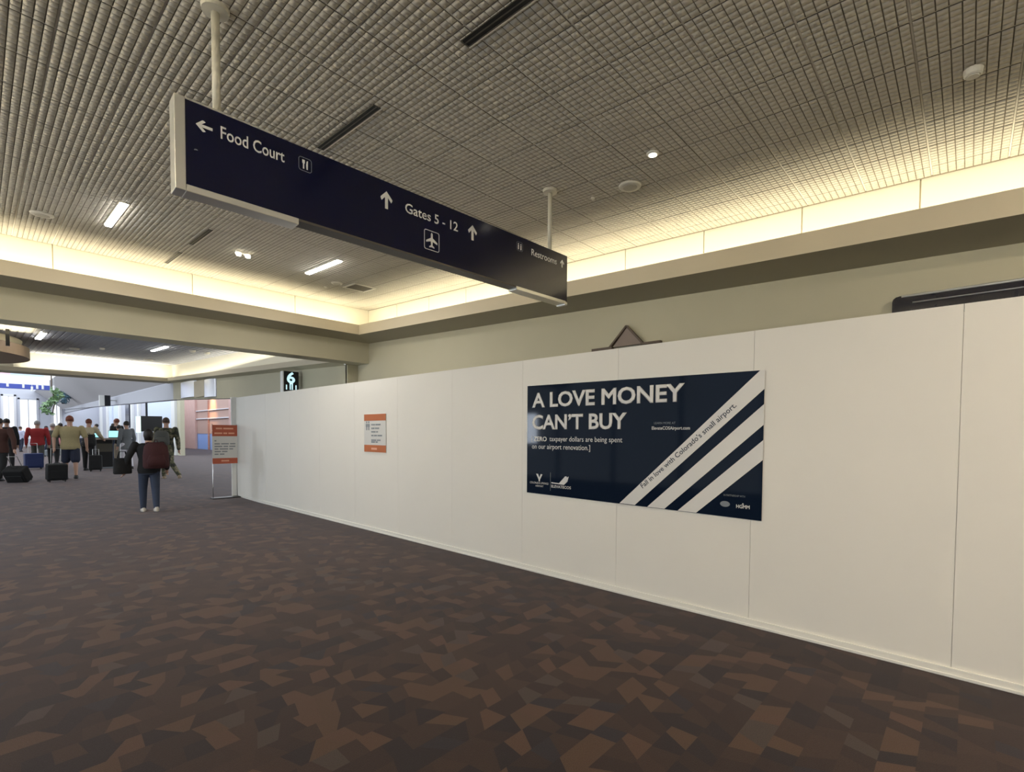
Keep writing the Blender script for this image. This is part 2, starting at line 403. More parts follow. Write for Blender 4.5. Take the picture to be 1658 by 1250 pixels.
# ---------------------------------------------------------------- second bay
def S2(x, y, z): return (x, y, z+.0385*(y-10.736))
b2 = MB()
zf, zt2 = 3.106, 3.24
y0, y1 = 9.97, 23.7
b2.face([S2(5.242, y0, zf), S2(5.5, y0, zf-.05), S2(5.5, y1+.6, zf-.05), S2(5.242, y1, zf)], 1)
b2.face([S2(5.242, y0, zt2), S2(5.242, y0, zf), S2(5.242, y1, zf), S2(5.242, y1, zt2)])
b2.face([S2(5.242, y0, zt2), S2(5.242, y1, zt2), S2(5.27, y1+.03, zt2), S2(5.27, y0, zt2)])
b2.face([S2(5.27, y0, zt2), S2(5.27, y1, zt2), S2(5.27, y1, zf+.03), S2(5.27, y0, zf+.03)], 2)
b2.face([S2(5.27, y0, zf+.03), S2(5.27, y1, zf+.03), S2(5.6, y1, zf+.03), S2(5.6, y0, zf+.03)], 2)
b2.face([S2(5.56, y0, zf), S2(5.56, y1+.7, zf), (5.56, y1+.7, 4.6), (5.56, y0, 4.6)], 2)
za, zb_ = 3.587, 3.73
b2.box(-3, y1, za, 5.242, y1+.03, zb_)
b2.face([(-3, y1, za), (5.242, y1, za), (5.5, y1+.75, za-.02), (-3, y1+.75, za-.02)], 1)
b2.face([(-3, y1+.03, za+.03), (-3, y1+.75, za+.03), (5.5, y1+.75, za+.03), (5.3, y1+.03, za+.03)], 2)
b2.box(1.12, y1+.7, za, 5.6, y1+.78, 4.5, 2)
b2.box(-3, y1+.7, za, 1.12, y1+.78, 4.12, 2)
b2.box(.9, y1+.55, za+.03, 1.12, y1+.7, 4.0, 2)
struct(b2.build('trim_4', [M['fascia'], M['wall'], M['cove']]))
c2 = MB(); c2.face([S(0.3, 9.97, 3.66), S(0.3, 24.5, 3.66), S(5.6, 24.5, 3.66), S(5.6, 9.97, 3.66)])
for k in range(38):
    x = .5+k*.135
    c2.box(x, 9.97, 3.648, x+.10, 24.4, 3.66, shear=True)
struct(c2.build('ceiling_far', M['tile2']))
# header along the right of the second bay and on down the concourse
hd = MB()
def H(x, y, z): return (x, y, z)
hz0 = lambda y: 2.64+.037*(y-17.35) if y <= 24 else 2.886+.019*(y-24)
for a, b in zip([10, 16, 24, 40, 62][:-1], [10, 16, 24, 40, 62][1:]):
    ta, tb = (3.06+.0385*(a-10.7), 3.06+.0385*(b-10.7)) if b <= 24 else (3.60, 3.60)
    za_, zb2_ = hz0(a), hz0(b)
    hd.face([(5.5, a, za_), (5.5, a, ta), (5.5, b, tb), (5.5, b, zb2_)], 0 if b <= 24 else 1)
    hd.face([(5.5, a, za_), (5.5, b, zb2_), (5.8, b, zb2_), (5.8, a, za_)], 1)
hd.box(5.6, 10, 3.3, 5.75, 62, 3.9, 1)
struct(hd.build('wall_header', [M['wall'], M['far_wall']]))
# pale sloping soffit of the tall hall beyond
sf = MB(); sf.face([(5.5, 24.5, 3.62), (3.6, 24.5, 5.2), (3.6, 62, 5.2), (5.5, 62, 3.62)])
struct(sf.build('ceiling_hall', M['far_white']))
# hold-room walls behind the header
hw = MB()
hw.box(8.0, 33.5, 0, 8.2, 62, 5.0)
hw.box(8.0, 33.3, 0, 12.6, 33.5, 5.0, 1) if False else None
hw.box(5.5, 62, 0, 17, 62.2, 6)
for y_ in (39.5, 41.2, 50.0): hw.box(-4.8, y_-.08, 5.2, 5.6, y_+.08, 5.36)
struct(hw.build('wall_hold', [M['far_wall']]))
def brick_mat():
    m = mat('orange_brick_wall', (.5, .24, .17), .8); nt = m.node_tree; b = nt.nodes['Principled BSDF']
    tc = nt.nodes.new('ShaderNodeTexCoord'); mp = nt.nodes.new('ShaderNodeMapping'); mp.inputs['Rotation'].default_value = (math.pi/2, 0, math.pi/2)
    t = nt.nodes.new('ShaderNodeTexBrick'); t.inputs['Scale'].default_value = 1.0; t.inputs['Color1'].default_value = (.33, .14, .095, 1); t.inputs['Color2'].default_value = (.39, .18, .13, 1)
    t.inputs['Mortar'].default_value = (.45, .30, .25, 1); t.inputs['Brick Width'].default_value = .9; t.inputs['Row Height'].default_value = .3; t.inputs['Mortar Size'].default_value = .02
    nt.links.new(tc.outputs['Object'], mp.inputs[0]); nt.links.new(mp.outputs[0], t.inputs['Vector']); nt.links.new(t.outputs['Color'], b.inputs['Base Color'])
    return m
bw = MB(); bw.box(12.3, 28, 1.45, 12.5, 52, 5.0, 0); bw.box(12.32, 28, 0, 12.5, 52, 1.45, 1); bw.box(12.25, 43.4, 0, 12.3, 43.7, 4.6, 0); bw.box(12.22, 28, 2.6, 12.3, 52, 2.68, 2); bw.box(12.22, 28, 3.25, 12.3, 52, 3.31, 2)
bw.box(8.2, 52, 0, 12.5, 52.2, 5, 0); bw.box(12.15, 46.6, 0, 12.3, 50.3, 5.0, 3); bw.box(12.15, 28, 1.45, 12.3, 38.6, 5.0, 3)
struct(bw.build('wall_brick', [brick_mat(), M['blue_glass'], M['far_white'], mat('pink_brick_pier', (.52, .34, .30), .8, noise=(3, .1))]))
# ------- end wall of the concourse, with its windows
YE = 62.0
ew = MB()
wins = [(1.62, 2.28, 4.65), (2.65, 3.72, 4.40), (4.84, 5.28, 4.32)]
xs = [-4.8]+[v for a in wins for v in a[:2]]+[5.5]
for k in range(0, len(xs), 2): ew.box(xs[k], YE, 0, xs[k+1], YE+.3, 6)
for a, b, t in wins: ew.box(a, YE, t, b, YE+.3, 6); ew.box(a, YE, 0, b, YE+.3, .9)
struct(ew.build('wall_end', M['far_wall']))
for k, (a, b, t) in enumerate(wins):
    f = MB(); f.box(a-.14, YE-.06, .8, a, YE+.1, t+.14); f.box(b, YE-.06, .8, b+.14, YE+.1, t+.14); f.box(a-.14, YE-.06, t, b+.14, YE+.1, t+.14)
    m_ = (a+b)/2; f.box(m_-.03, YE, .9, m_+.03, YE+.08, t)
    o = struct(f.build('window_%d' % (k+1), M['far_white'] if k != 1 else M['far_wall']))
    g = MB(); g.box(a, YE+.14, .9, b, YE+.15, t); g.build('pane', M['glass'], o)
# hold-room front on the right: white mullions, panels, a dark opening
def post(n, y, wd, z1, m): struct(MB().box(7.86, y, 0, 8.0, y+wd, z1).build('trim_%d' % n, m))
struct(MB().box(7.94, 34.95, 0, 8.0, 41.2, 4.1).build('door_1', M['far_panel']))
post(5, 41.35, .10, 4.6, M['black']); post(6, 34.15, .75, 4.6, M['white']); post(7, 45.8, .5, 4.6, M['white']); post(8, 43.6, .5, 4.6, M['white'])
post(9, 56.0, .6, 4.8, M['white']); post(10, 59.5, .6, 4.8, M['white']); post(11, 50.6, .5, 4.7, M['white'])
struct(MB().box(7.92, 51.5, .6, 8.0, 53.5, 4.0).build('window_5', M['far_panel'])); struct(MB().box(7.92, 47.2, 1.9, 7.99, 48.6, 4.0).build('door_2', M['dark_glass']))
struct(MB().box(7.92, 54.2, .6, 8.0, 55.6, 4.1).build('window_6', M['far_panel']))
# corner column where the hold-room front turns back
cc = MB().box(12.15, 50.6, 0, 12.3, 51.3, 5.0); struct(cc.build('wall_corner', M['brown']))
cc = MB().box(7.98, 33.45, 0, 8.2, 34.1, 5.0); struct(cc.build('wall_corner_post', M['wall']))
# ================================================================== THINGS
# ---------------------------------------------------------------- hoarding
XB, ZB = 4.237, 2.387
hoard = thing('construction_hoarding', 'long white painted construction hoarding along the right side of the carpet', 'barrier', (XB, 5, 0))
def rel(o, parent): o.parent = parent; o.matrix_parent_inverse = Matrix.Translation(-Vector(parent.location)); return o
seam = [.043+1.236*k for k in range(-3, 11)]+[12.95]
for a, b in zip(seam[:-1], seam[1:]):
    o = MB().box(XB, a+.0012, .012, XB+.012, b-.0012, ZB).build('panel', M['barrier']); rel(o, hoard)
rel(MB().box(XB+.0125, -3.6, 0.02, XB+.09, 12.95, ZB-.05).build('backing', M['barrier']), hoard)
bt = MB()
bt.box(XB-.016, -3.6, 0, XB, 12.95, .062); bt.box(XB-.024, -3.6, 0, XB-.016, 12.95, .022)
rel(bt.build('base_trim', M['barrier_trim'], bevel=.004), hoard)
rel(MB().box(XB-.105, 12.95, 0, XB+.09, 12.99, ZB+.01).build('end_post', M['white']), hoard)

# ---------------------------------------------------------------- big poster on the hoarding
PX_ = XB-.003
def pw(y, z, d=0): return (PX_-d, y, z)
po = thing('advertising_poster', 'large navy landscape poster with white diagonal stripes on the white hoarding', 'poster', pw(2.43, 1.475))
YL, YR, ZL0, ZL1, ZR0, ZR1 = 3.672, 1.196, .890, 2.092, .868, 2.066
pb = MB(); P0 = [(YL, ZL0), (YR, ZR0), (YR, ZR1), (YL, ZL1)]
pb.face([pw(y, z, .006) for y, z in P0])
for i in range(4):
    (ya, za1), (yb, zb1) = P0[i], P0[(i+1) % 4]
    pb.face([pw(ya, za1, 0), pw(yb, zb1, 0), pw(yb, zb1, .006), pw(ya, za1, .006)])
pb.face([pw(y, z, 0) for y, z in P0[::-1]])
rel(pb.build('board', M['poster']), po)
XD, ZD = (0, -1, 0), (0, 0, 1)
def pline(s, y, z, w_, h_, m='ink', bold=0., name='lettering', xd=XD, yd=ZD):
    o = text(s, None, pw(y, z, .006), xd, yd, w_, h_, M[m], name, bold); return rel(o, po)
pline('A LOVE MONEY', 3.603, 1.842, 1.760, .168, bold=.034, name='headline')
pline("CAN\u2019T BUY", 3.598, 1.600, 1.190, .166, bold=.034, name='headline')
pline('[', 3.606, 1.462, .016, .070); pline('ZERO', 3.578, 1.472, .190, .053, bold=.03)
pline('taxpayer dollars are being spent', 3.350, 1.459, .895, .068); pline('on our airport renovation.]', 3.598, 1.372, .775, .070)
pline('LEARN MORE AT', 2.128, 1.648, .205, .020, 'grey_ink'); pline('ElevateCOSAirport.com', 2.150, 1.588, .360, .040, bold=.02)
pline('COLORADO SPRINGS', 3.625, .998, .265, .022); pline('AIRPORT', 3.545, .966, .115, .018)
def pshape(poly, m, name, lift=.0062):
    o = MB(); k = len(poly)
    o.face([pw(y, z, lift+.0012) for y, z in poly])
    for i in range(k):
        a, b = poly[i], poly[(i+1) % k]; o.face([pw(*a, lift-.0005), pw(*b, lift-.0005), pw(*b, lift+.0012), pw(*a, lift+.0012)])
    return rel(o.build(name, M[m]), po)
pshape([(3.535, 1.110), (3.508, 1.110), (3.489, 1.068), (3.470, 1.110), (3.446, 1.106), (3.480, 1.045), (3.482, 1.028), (3.497, 1.028), (3.499, 1.047)], 'ink', 'emblem')
pshape([(3.334, 1.135), (3.331, 1.135), (3.331, .935), (3.334, .935)], 'grey_ink', 'rule')
pshape([(3.320, 1.030), (3.318, 1.018), (3.150, 1.012), (3.105, 1.050), (3.088, 1.105), (3.103, 1.100), (3.108, 1.087), (3.117, 1.106), (3.135, 1.104), (3.215, 1.026)], 'ink', 'emblem')
pline('ELEVATECOS', 3.320, .972, .262, .030, bold=.02)
pshape([(2.477, .885), (2.313, .883), (1.193, 1.920), (1.193, 2.067), (1.228, 2.067)], 'ink', 'stripe')
pshape([(2.184, .8805), (2.015, .8785), (1.193, 1.636), (1.193, 1.800)], 'ink', 'stripe')
pshape([(1.889, .877), (1.723, .8755), (1.194, 1.356), (1.194, 1.514)], 'ink', 'stripe')
sd = Vector((0, -(2.216-1.392), 1.774-1.039)).normalized(); su = Vector((0, sd.z, -sd.y)) ; su = -su if su.z < 0 else su
t_ = text("Fall in love with Colorado's small airport.", None, pw(2.222, 1.036, .0076), tuple(sd), tuple(su), 1.115, .062, M['dark_ink'], 'lettering', .012); rel(t_, po)
pline('IN PARTNERSHIP WITH', 1.492, 1.044, .17, .016, 'grey_ink')
el = [(1.480+.040*math.cos(t*math.pi/10), .977+.024*math.sin(t*math.pi/10)) for t in range(0, -20, -1)]
pshape(el, 'grey_ink', 'emblem')
pline('HGMM', 1.390, .953, .105, .030, bold=.03); pshape([(1.345, .985), (1.33, .985), (1.335, .996), (1.342, .996)], 'ink', 'emblem')

# ---------------------------------------------------------------- small orange notice on the hoarding
nt_ = thing('wall_notice', 'small portrait notice with orange top and bottom bands on the white hoarding', 'notice', pw(6.83, 1.55))
yl, yr, z0_, z1_ = 7.143, 6.522, 1.256, 1.851
o = MB().box(PX_-.006, yr, z0_, PX_, yl, z1_).build('sheet', M['paper']); rel(o, nt_)
o = MB().box(PX_-.0075, yr, 1.748, PX_-.006, yl, z1_).build('band', M['orange']); rel(o, nt_)
o = MB().box(PX_-.0075, yr, z0_, PX_-.006, yl, 1.366).build('band', M['orange']); rel(o, nt_)
def bars(parent, y, z, ws, h, m, gap=.02, name='text_line'):
    b = MB()
    for w_ in ws: b.box(PX_-.0092, y-w_, z, PX_-.006, y, z+h); y -= w_+gap
    return rel(b.build(name, M[m]), parent)
ic = MB()
for yy in (7.065, 7.005):
    ic.prism([(-.016, .0), (-.016, .05), (-.026, .055), (-.026, .10), (.026, .10), (.026, .055), (.016, .05), (.016, .0)], (PX_-.006, yy, 1.60), (0, -1, 0), (0, 0, 1), .0015)
    ic.prism([(.018*math.cos(t*.6283), .018*math.sin(t*.6283)) for t in range(10)], (PX_-.006, yy, 1.725), (0, -1, 0), (0, 0, 1), .0015)
rel(ic.build('pictogram', M['grey_ink']), nt_)
for z, ws in ((1.675, (.10, .14)), (1.618, (.09, .11)), (1.562, (.12, .05)), (1.505, (.06, .08, .12)), (1.432, (.14, .10)), (1.403, (.10, .06))):
    bars(nt_, 6.93, z, ws, .022, 'grey_ink')
bars(nt_, 6.93, 1.292, (.16,), .032, 'peach', name='footer_word')

# ---------------------------------------------------------------- hanging wayfinding sign
SP0 = Vector((.955, 3.12, 0)); SDv = Vector((2.895, -.11, 0)).normalized(); SN = SDv.cross(Vector((0, 0, 1)))
def sp(s, z, d=0.): return SP0+SDv*s+Vector((0, 0, z))+SN*d
sign = thing('hanging_sign', 'long navy overhead wayfinding sign hung on two cream poles', 'sign', sp(1.44, 3.1))
def sbox(b, s0, z0, s1, z1, d0, d1, mi=0):
    q = [sp(s0, z0, d0), sp(s1, z0, d0), sp(s1, z0, d1), sp(s0, z0, d1), sp(s0, z1, d0), sp(s1, z1, d0), sp(s1, z1, d1), sp(s0, z1, d1)]
    i = len(b.v); b.v += [tuple(x) for x in q]
    for f in ((3, 2, 1, 0), (4, 5, 6, 7), (0, 1, 5, 4), (1, 2, 6, 5), (2, 3, 7, 6), (3, 0, 4, 7)):
        b.f.append(tuple(i+k for k in f[::-1])); b.m.append(mi)
    return b
ZS0, ZS1, DS = 2.880, 3.326, .012
rel(sbox(MB(), -.166, ZS0, 3.083, ZS1, -DS-.07, DS-.012).build('core', M['black']), sign)
rel(sbox(MB(), -.166, ZS0, 3.083, ZS1, DS-.012, DS).build('face_panel', M['navy']), sign)
fr = MB(); sbox(fr, -.216, 2.842, -.166, 3.334, -DS-.08, DS+.006); sbox(fr, -.166, 2.842, .43, ZS0, -DS-.08, DS+.004); sbox(fr, -.166, ZS1, .30, 3.336, -DS-.08, DS+.004)
rel(fr.build('frame', M['chrome'], bevel=.004), sign)
fr = MB(); sbox(fr, 2.36, 2.848, 3.06, 2.880, -DS-.08, DS+.004); sbox(fr, 3.045, 2.838, 3.083, 2.868, -DS-.08, DS+.008)
rel(fr.build('frame_end', M['chrome'], bevel=.004), sign)
rel(sbox(MB(), .43, 2.866, 2.36, ZS0, -DS-.08, DS).build('bottom_rail', M['slot_frame']), sign)
for s_ in (-.004, 2.862):
    p = sp(s_, 3.33, -.03); zt_ = ZC+SL*(p.y-6)
    rel(MB().tube([p, (p.x, p.y, zt_-.02)], .021, 16).build('pole', M['pole'], smooth=True), sign)
    rel(MB().rings([(p.x, p.y, zt_-.030, .03, .03), (p.x, p.y, zt_-.024, .068, .068), (p.x, p.y, zt_, .072, .072)], 24).build('ceiling_flange', M['pole']), sign)
def sl(s, s0, z0, w_, h_, m='sign_white', bold=.012):
    o = text(s, None, sp(s0, z0, DS), tuple(SDv), (0, 0, 1), w_, h_, M[m], 'lettering', bold); return rel(o, sign)
def sshape(polys, m, name, s0, z0, sc_=1.):
    b = MB()
    for poly in polys: b.prism([(x*sc_, y*sc_) for x, y in poly], sp(s0, z0, DS), tuple(SDv), (0, 0, 1), .0015)
    return rel(b.build(name, M[m]), sign)
UP = [[(-.0115, -.06), (.0115, -.06), (.0115, .02), (.038, -.010), (.046, .006), (.046, .014), (0, .062), (-.046, .014), (-.046, .006), (-.038, -.010), (-.0115, .02)]]
LEFT = [[(y*-1, x) for x, y in UP[0]]]
sshape(LEFT, 'sign_white', 'arrow', -.076, 3.217, .66)
sl('Food Court', .003, 3.187, .345, .071)
def ring(w_, h_, t): 
    def rr(a, b, r, n=5):
        P = []
        for cx, cy, a0 in ((a-r, b-r, 0), (-a+r, b-r, 90), (-a+r, -b+r, 180), (a-r, -b+r, 270)):
            for k in range(n+1): q = math.radians(a0+90*k/n); P.append((cx+r*math.cos(q), cy+r*math.sin(q)))
        return P
    o_, i_ = rr(w_/2, h_/2, .016), rr(w_/2-t, h_/2-t, .013); n = len(o_)
    return [[o_[k], o_[(k+1) % n], i_[(k+1) % n], i_[k]] for k in range(n)]
sshape(ring(.082, .084, .003), 'grey_ink', 'icon_frame', .473, 3.224)
sshape([[(-.014, -.027), (-.006, -.027), (-.006, .004), (-.002, .008), (-.002, .027), (-.018, .027), (-.018, .008), (-.014, .004)], [(.008, -.027), (.016, -.027), (.017, .027), (.010, .024), (.006, .0)]], 'sign_white', 'icon', .473, 3.224)
sshape(UP, 'sign_white', 'arrow', 1.046, 3.197)
sl('Gates 5 - 12', 1.200, 3.162, .490, .072)
sshape(UP, 'sign_white', 'arrow', 1.843, 3.199)
sshape(ring(.140, .148, .0045), 'sign_white', 'icon_frame', 1.436, 3.022)
pl = [(0, .062), (.008, .05), (.009, .02), (.052, -.006), (.052, -.020), (.009, -.006), (.007, -.034), (.024, -.046), (.024, -.054), (0, -.049)]
sshape([pl+[(-x, y) for x, y in pl[::-1] if x > 0]], 'sign_white', 'icon', 1.436, 3.022)
man = [(-.006, -.028), (-.001, -.028), (-.001, -.004), (.001, -.004), (.001, -.028), (.006, -.028), (.006, .012), (-.006, .012)]
sshape([[(x-.016, y) for x, y in man], [(x+.016, y) for x, y in man], [(-.021, .016), (-.011, .016), (-.011, .026), (-.021, .026)], [(.011, .016), (.021, .016), (.021, .026), (.011, .026)]], 'sign_white', 'icon', 2.400, 3.238)
sshape(ring(.078, .080, .002), 'grey_ink', 'icon_frame', 2.400, 3.238)
sl('Restrooms', 2.557, 3.202, .362, .060, bold=.004)
sshape(UP, 'sign_white', 'arrow', 3.003, 3.233, .62)
sshape([[(-.010, -.002), (.010, .002), (.004, .007), (-.006, .006)]], 'grey_ink', 'scuff', -.118, 3.075)

# ---------------------------------------------------------------- ceiling fittings
def cz(y, z=ZC, s=SL): return z+s*(y-6)
def luminaire(x, ya, yb, wd, label, zc=ZC):
    ym = (ya+yb)/2; t = thing('ceiling_lamp', label, 'ceiling light', (x, ym, cz(ym, zc)), 0, 'lit linear ceiling lamps')
    L_ = (yb-ya)/2; a = math.atan(SL)
    f = MB(); f.box(-wd/2-.012, -L_-.012, -.012, -wd/2, L_+.012, .01); f.box(wd/2, -L_-.012, -.012, wd/2+.012, L_+.012, .01); f.box(-wd/2, -L_-.012, -.012, wd/2, -L_, .01); f.box(-wd/2, L_, -.012, wd/2, L_+.012, .01)
    o = f.build('frame', M['plastic'], t); o.rotation_euler.x = a
    d = MB(); d.rings([]) if False else None
    d.box(-wd/2, -L_, -.030, wd/2, L_, .008); o = d.build('diffuser', M['lampwhite'], t, bevel=.006); o.rotation_euler.x = a
    return t
luminaire(1.145, 6.83, 7.80, .062, 'lit white linear ceiling lamp nearest the left edge of the near ceiling')
luminaire(3.60, 6.72, 7.74, .070, 'lit white linear ceiling lamp just below the middle of the hanging sign')
luminaire(1.20, 17.3, 18.9, .12, 'lit linear lamp at the left of the far bay ceiling beyond the beam', 3.64)
luminaire(3.80, 17.2, 18.9, .10, 'lit linear lamp at the right of the far bay ceiling beyond the beam', 3.64)
luminaire(1.145, -2.6, -1.6, .062, 'lit white linear ceiling lamp behind the viewpoint on the left')
luminaire(3.60, -2.7, -1.7, .070, 'lit white linear ceiling lamp behind the viewpoint on the right')
for x in (1.145, 3.6):
    for y in (-2.15, 7.3): area('lamp_light', (x, y, cz(y)-.05), (0, 0, 0), .06, .95, 16 if y > 0 else 36, (1, .96, .90) if y > 0 else (1, .82, .60))  # rear pair is assumed, out of view; its warm light brightens the sign
def diffuser(x, ya, yb, wd, label):
    ym = (ya+yb)/2; L_ = (yb-ya)/2; a = math.atan(SL)
    t = thing('slot_diffuser', label, 'air vent', (x, ym, cz(ym)), 0, 'dark linear air slots in the near ceiling')
    f = MB(); w2 = wd/2
    f.box(-w2, -L_, -.004, -w2+.005, L_, .004); f.box(w2-.005, -L_, -.004, w2, L_, .004); f.box(-.004, -L_, -.003, .004, L_, .004); f.box(-w2, -L_, -.004, w2, -L_+.006, .004); f.box(-w2, L_-.006, -.004, w2, L_, .004)
    o = f.build('frame', M['slot_frame'], t); o.rotation_euler.x = a
    o = MB().box(-w2+.004, -L_+.004, -.002, w2-.004, L_-.004, .003).build('slot', M['slot'], t); o.rotation_euler.x = a
    o = MB().box(w2+.003, -L_, -.005, w2+.010, L_, .004).build('trim', M['tee'], t); o.rotation_euler.x = a
    return t
diffuser(2.018, 3.21, 4.09, .060, 'dark twin-slot air diffuser just above the middle of the hanging sign')
diffuser(2.030, 1.35, 2.28, .066, 'dark twin-slot air diffuser running off the top edge of the picture')
diffuser(2.015, 6.95, 7.78, .055, 'dark slot air diffuser below the left end of the hanging sign')
diffuser(2.020, 8.30, 9.08, .050, 'dark slot air diffuser nearest the far ceiling cove')
def disc(name, part, x, y, r, label, cat, m='plastic', zc=ZC, grp=None, h=.016):
    t = thing(name, label, cat, (x, y, cz(y, zc)), 0, grp); a = math.atan(SL)
    o = MB().rings([(0, 0, -h, r*.78, r*.78), (0, 0, -h*.8, r*.93, r*.93), (0, 0, -h*.3, r, r), (0, 0, .004, r, r)], 32).build('rim', M['plastic'], t, smooth=False); o.rotation_euler.x = a
    o = MB().rings([(0, 0, -h-.004, r*.60, r*.60), (0, 0, -h+.002, r*.66, r*.66)], 32).build(part, M[m], t); o.rotation_euler.x = a
    return t
M['grille'] = mat('speaker_grille', (.60, .57, .49), .7, noise=(200, .3))
g_ = 'round white ceiling speakers'
disc('ceiling_speaker', 'grille', .573, 8.05, .108, 'round white ceiling speaker at the left near the cove', 'speaker', 'grille', grp=g_)
disc('ceiling_speaker', 'grille', 4.215, 2.403, .105, 'round white ceiling speaker up right of the hanging sign', 'speaker', 'grille', grp=g_)
disc('ceiling_speaker', 'grille', 4.19, 7.93, .095, 'round white ceiling speaker beside the square air grille', 'speaker', 'grille', grp=g_)
disc('downlight', 'bulb', 3.832, 1.977, .052, 'small lit round downlight above the right-hand speaker', 'downlight', 'led')
disc('smoke_detector', 'sensor', 4.199, .04, .048, 'small white smoke detector in the ceiling at the top right', 'detector', h=.04)
disc('sprinkler_head', 'cap', 4.204, 2.807, .022, 'tiny white sprinkler cap left of the right-hand speaker', 'sprinkler', h=.014)
disc('sprinkler_head', 'cap', 4.183, 8.316, .026, 'tiny white sprinkler cap beside the square grille and speaker', 'sprinkler', h=.014)
el_ = thing('emergency_light', 'small white twin-head emergency light on the ceiling left of the sign lamp', 'emergency light', (2.58, 7.53, cz(7.53)))
MB().box(-.09, -.03, -.03, .09, .03, .004).build('housing', M['plastic'], el_, bevel=.006)
for x in (-.06, .06): MB().rings([(x, -.02, -.07, .03, .03), (x, 0, -.03, .04, .04)], 14).build('lamp_head', M['led'], el_)
vt = thing('air_grille', 'square white framed air grille set in the ceiling near the cove corner', 'air vent', (4.58, 7.87, cz(7.87)))
v_ = MB(); q = .205
v_.box(-q, -q, -.012, -q+.03, q, .004); v_.box(q-.03, -q, -.012, q, q, .004); v_.box(-q, -q, -.012, q, -q+.03, .004); v_.box(-q, q-.03, -.012, q, q, .004)
o = v_.build('frame', M['plastic'], vt); o.rotation_euler.x = math.atan(SL)
v_ = MB().box(-q+.03, -q+.03, -.002, q-.03, q-.03, .003)
for k in range(9): v_.box(-q+.03, -q+.04+k*.04, -.008, q-.03, -q+.05+k*.04, -.001)
M['louvre'] = mat('grey_louvre', (.22, .20, .17), .6); o = v_.build('louvre', M['louvre'], vt); o.rotation_euler.x = math.atan(SL)
Z2C = 3.64
for x, y, r, lab in ((2.08, 22.2, .20, 'round white ceiling speaker in the far bay nearest its cove'), (4.41, 22.6, .16, 'round pale speaker in the right rear of the far bay ceiling')):
    disc('ceiling_speaker', 'grille', x, y, r, lab, 'speaker', 'grille', Z2C, 'round speakers in the far bay ceiling')
for x, y, r, lab in ((2.14, 20.8, .13, 'white twin fitting beside the far bay speaker'), (4.55, 17.6, .09, 'left one of two tiny white fittings by the far right cove'), (4.97, 17.7, .09, 'right one of two tiny white fittings by the far right cove'), (2.69, 19.8, .07, 'tiny white fitting near the middle of the far bay ceiling')):
    disc('ceiling_fitting', 'cap', x, y, r, lab, 'ceiling fitting', 'plastic', Z2C, 'small white fittings in the far bay ceiling', h=.05)

# ---------------------------------------------------------------- things on the wall above the hoarding
gs = thing('gable_sign', 'brown trimmed triangular gable showing above the top edge of the hoarding', 'sign', (5.74, 3.27, 2.7))
o = MB().prism([(-.205, 0), (.215, 0), (0, .228)], (5.735, 3.272, 2.698), (0, -1, 0), (0, 0, 1), .03).build('panel', M['gable']); rel(o, gs)
f = MB()
for a, b in (((.26, -.012), (0, .252)), ((-.245, -.012), (0, .252))):
    a = (a[0]*-1, a[1]); dx, dz = b[0]-a[0], b[1]-a[1]; l = math.hypot(dx, dz); nx, nz = -dz/l*.011, dx/l*.011
    f.prism([(a[0]-nx, a[1]-nz), (b[0]-nx, b[1]-nz), (b[0]+nx, b[1]+nz), (a[0]+nx, a[1]+nz)] if True else [], (5.735, 3.272, 2.698), (0, -1, 0), (0, 0, 1), .05)
f.box(5.675, 2.795, 2.680, 5.735, 3.06, 2.706); f.box(5.675, 3.47, 2.672, 5.735, 3.785, 2.706); f.box(5.69, 2.8, 2.50, 5.735, 3.78, 2.680)
o = f.build('moulding', M['brown']); rel(o, gs)
ds = thing('shop_sign', 'long dark glossy sign with rounded corner behind the hoarding at the right', 'sign', (5.7, -.5, 2.6))
prof = [(.545, 2.30), (.545, 2.765), (.538, 2.79), (.52, 2.806), (.49, 2.812), (-2.4, 2.812), (-2.4, 2.30)]
o = MB().prism([(-y, z) for y, z in prof], (5.74, 0, 0), (0, -1, 0), (0, 0, 1), .06).build('board', M['dark_glass']); rel(o, ds)
o = MB().tube([(5.685, .48, 2.806), (5.685, -2.4, 2.806)], .012, 10).build('chrome_edge', M['chrome'], smooth=True); rel(o, ds)
o = MB().tube([(5.678, .40, 2.742), (5.678, -2.4, 2.742)], .008, 10).build('chrome_rail', M['alu'], smooth=True); rel(o, ds)

# ---------------------------------------------------------------- gate sign 6 and the far blade signs
gt = thing('gate_sign', 'black square blade sign with a lit white 6 showing above the hoarding', 'sign', (5.3, 12.3, 2.9))
gx0, gx1, gy = 5.045, 5.405, 12.15
o = MB().box(gx0, gy, 2.50, gx1, gy+.16, 3.045).build('box', M['gate_black'], bevel=.006); rel(o, gt)
o = MB().box(gx0-.022, gy+.004, 2.50, gx0, gy+.156, 3.04).build('lit_edge', M['sign_white']); rel(o, gt)
o = MB().box(gx1, gy+.05, 2.7, 5.5, gy+.11, 2.95).build('bracket', M['alu']); rel(o, gt)
o = text('6', None, (5.115, gy, 2.755), (1, 0, 0), (0, 0, 1), .20, .275, M['glow_digit'], 'numeral', .03); rel(o, gt)
pi_ = MB()
for x in (5.105, 5.335): pi_.box(x-.014, gy-.0015, 2.60, x+.014, gy, 2.715)
for x in (5.195, 5.245): pi_.box(x-.014, gy-.0015, 2.60, x+.014, gy, 2.75)
pi_.box(5.181, gy-.0015, 2.735, 5.259, gy, 2.765)
o = pi_.build('marking', M['glow_digit']); rel(o, gt)
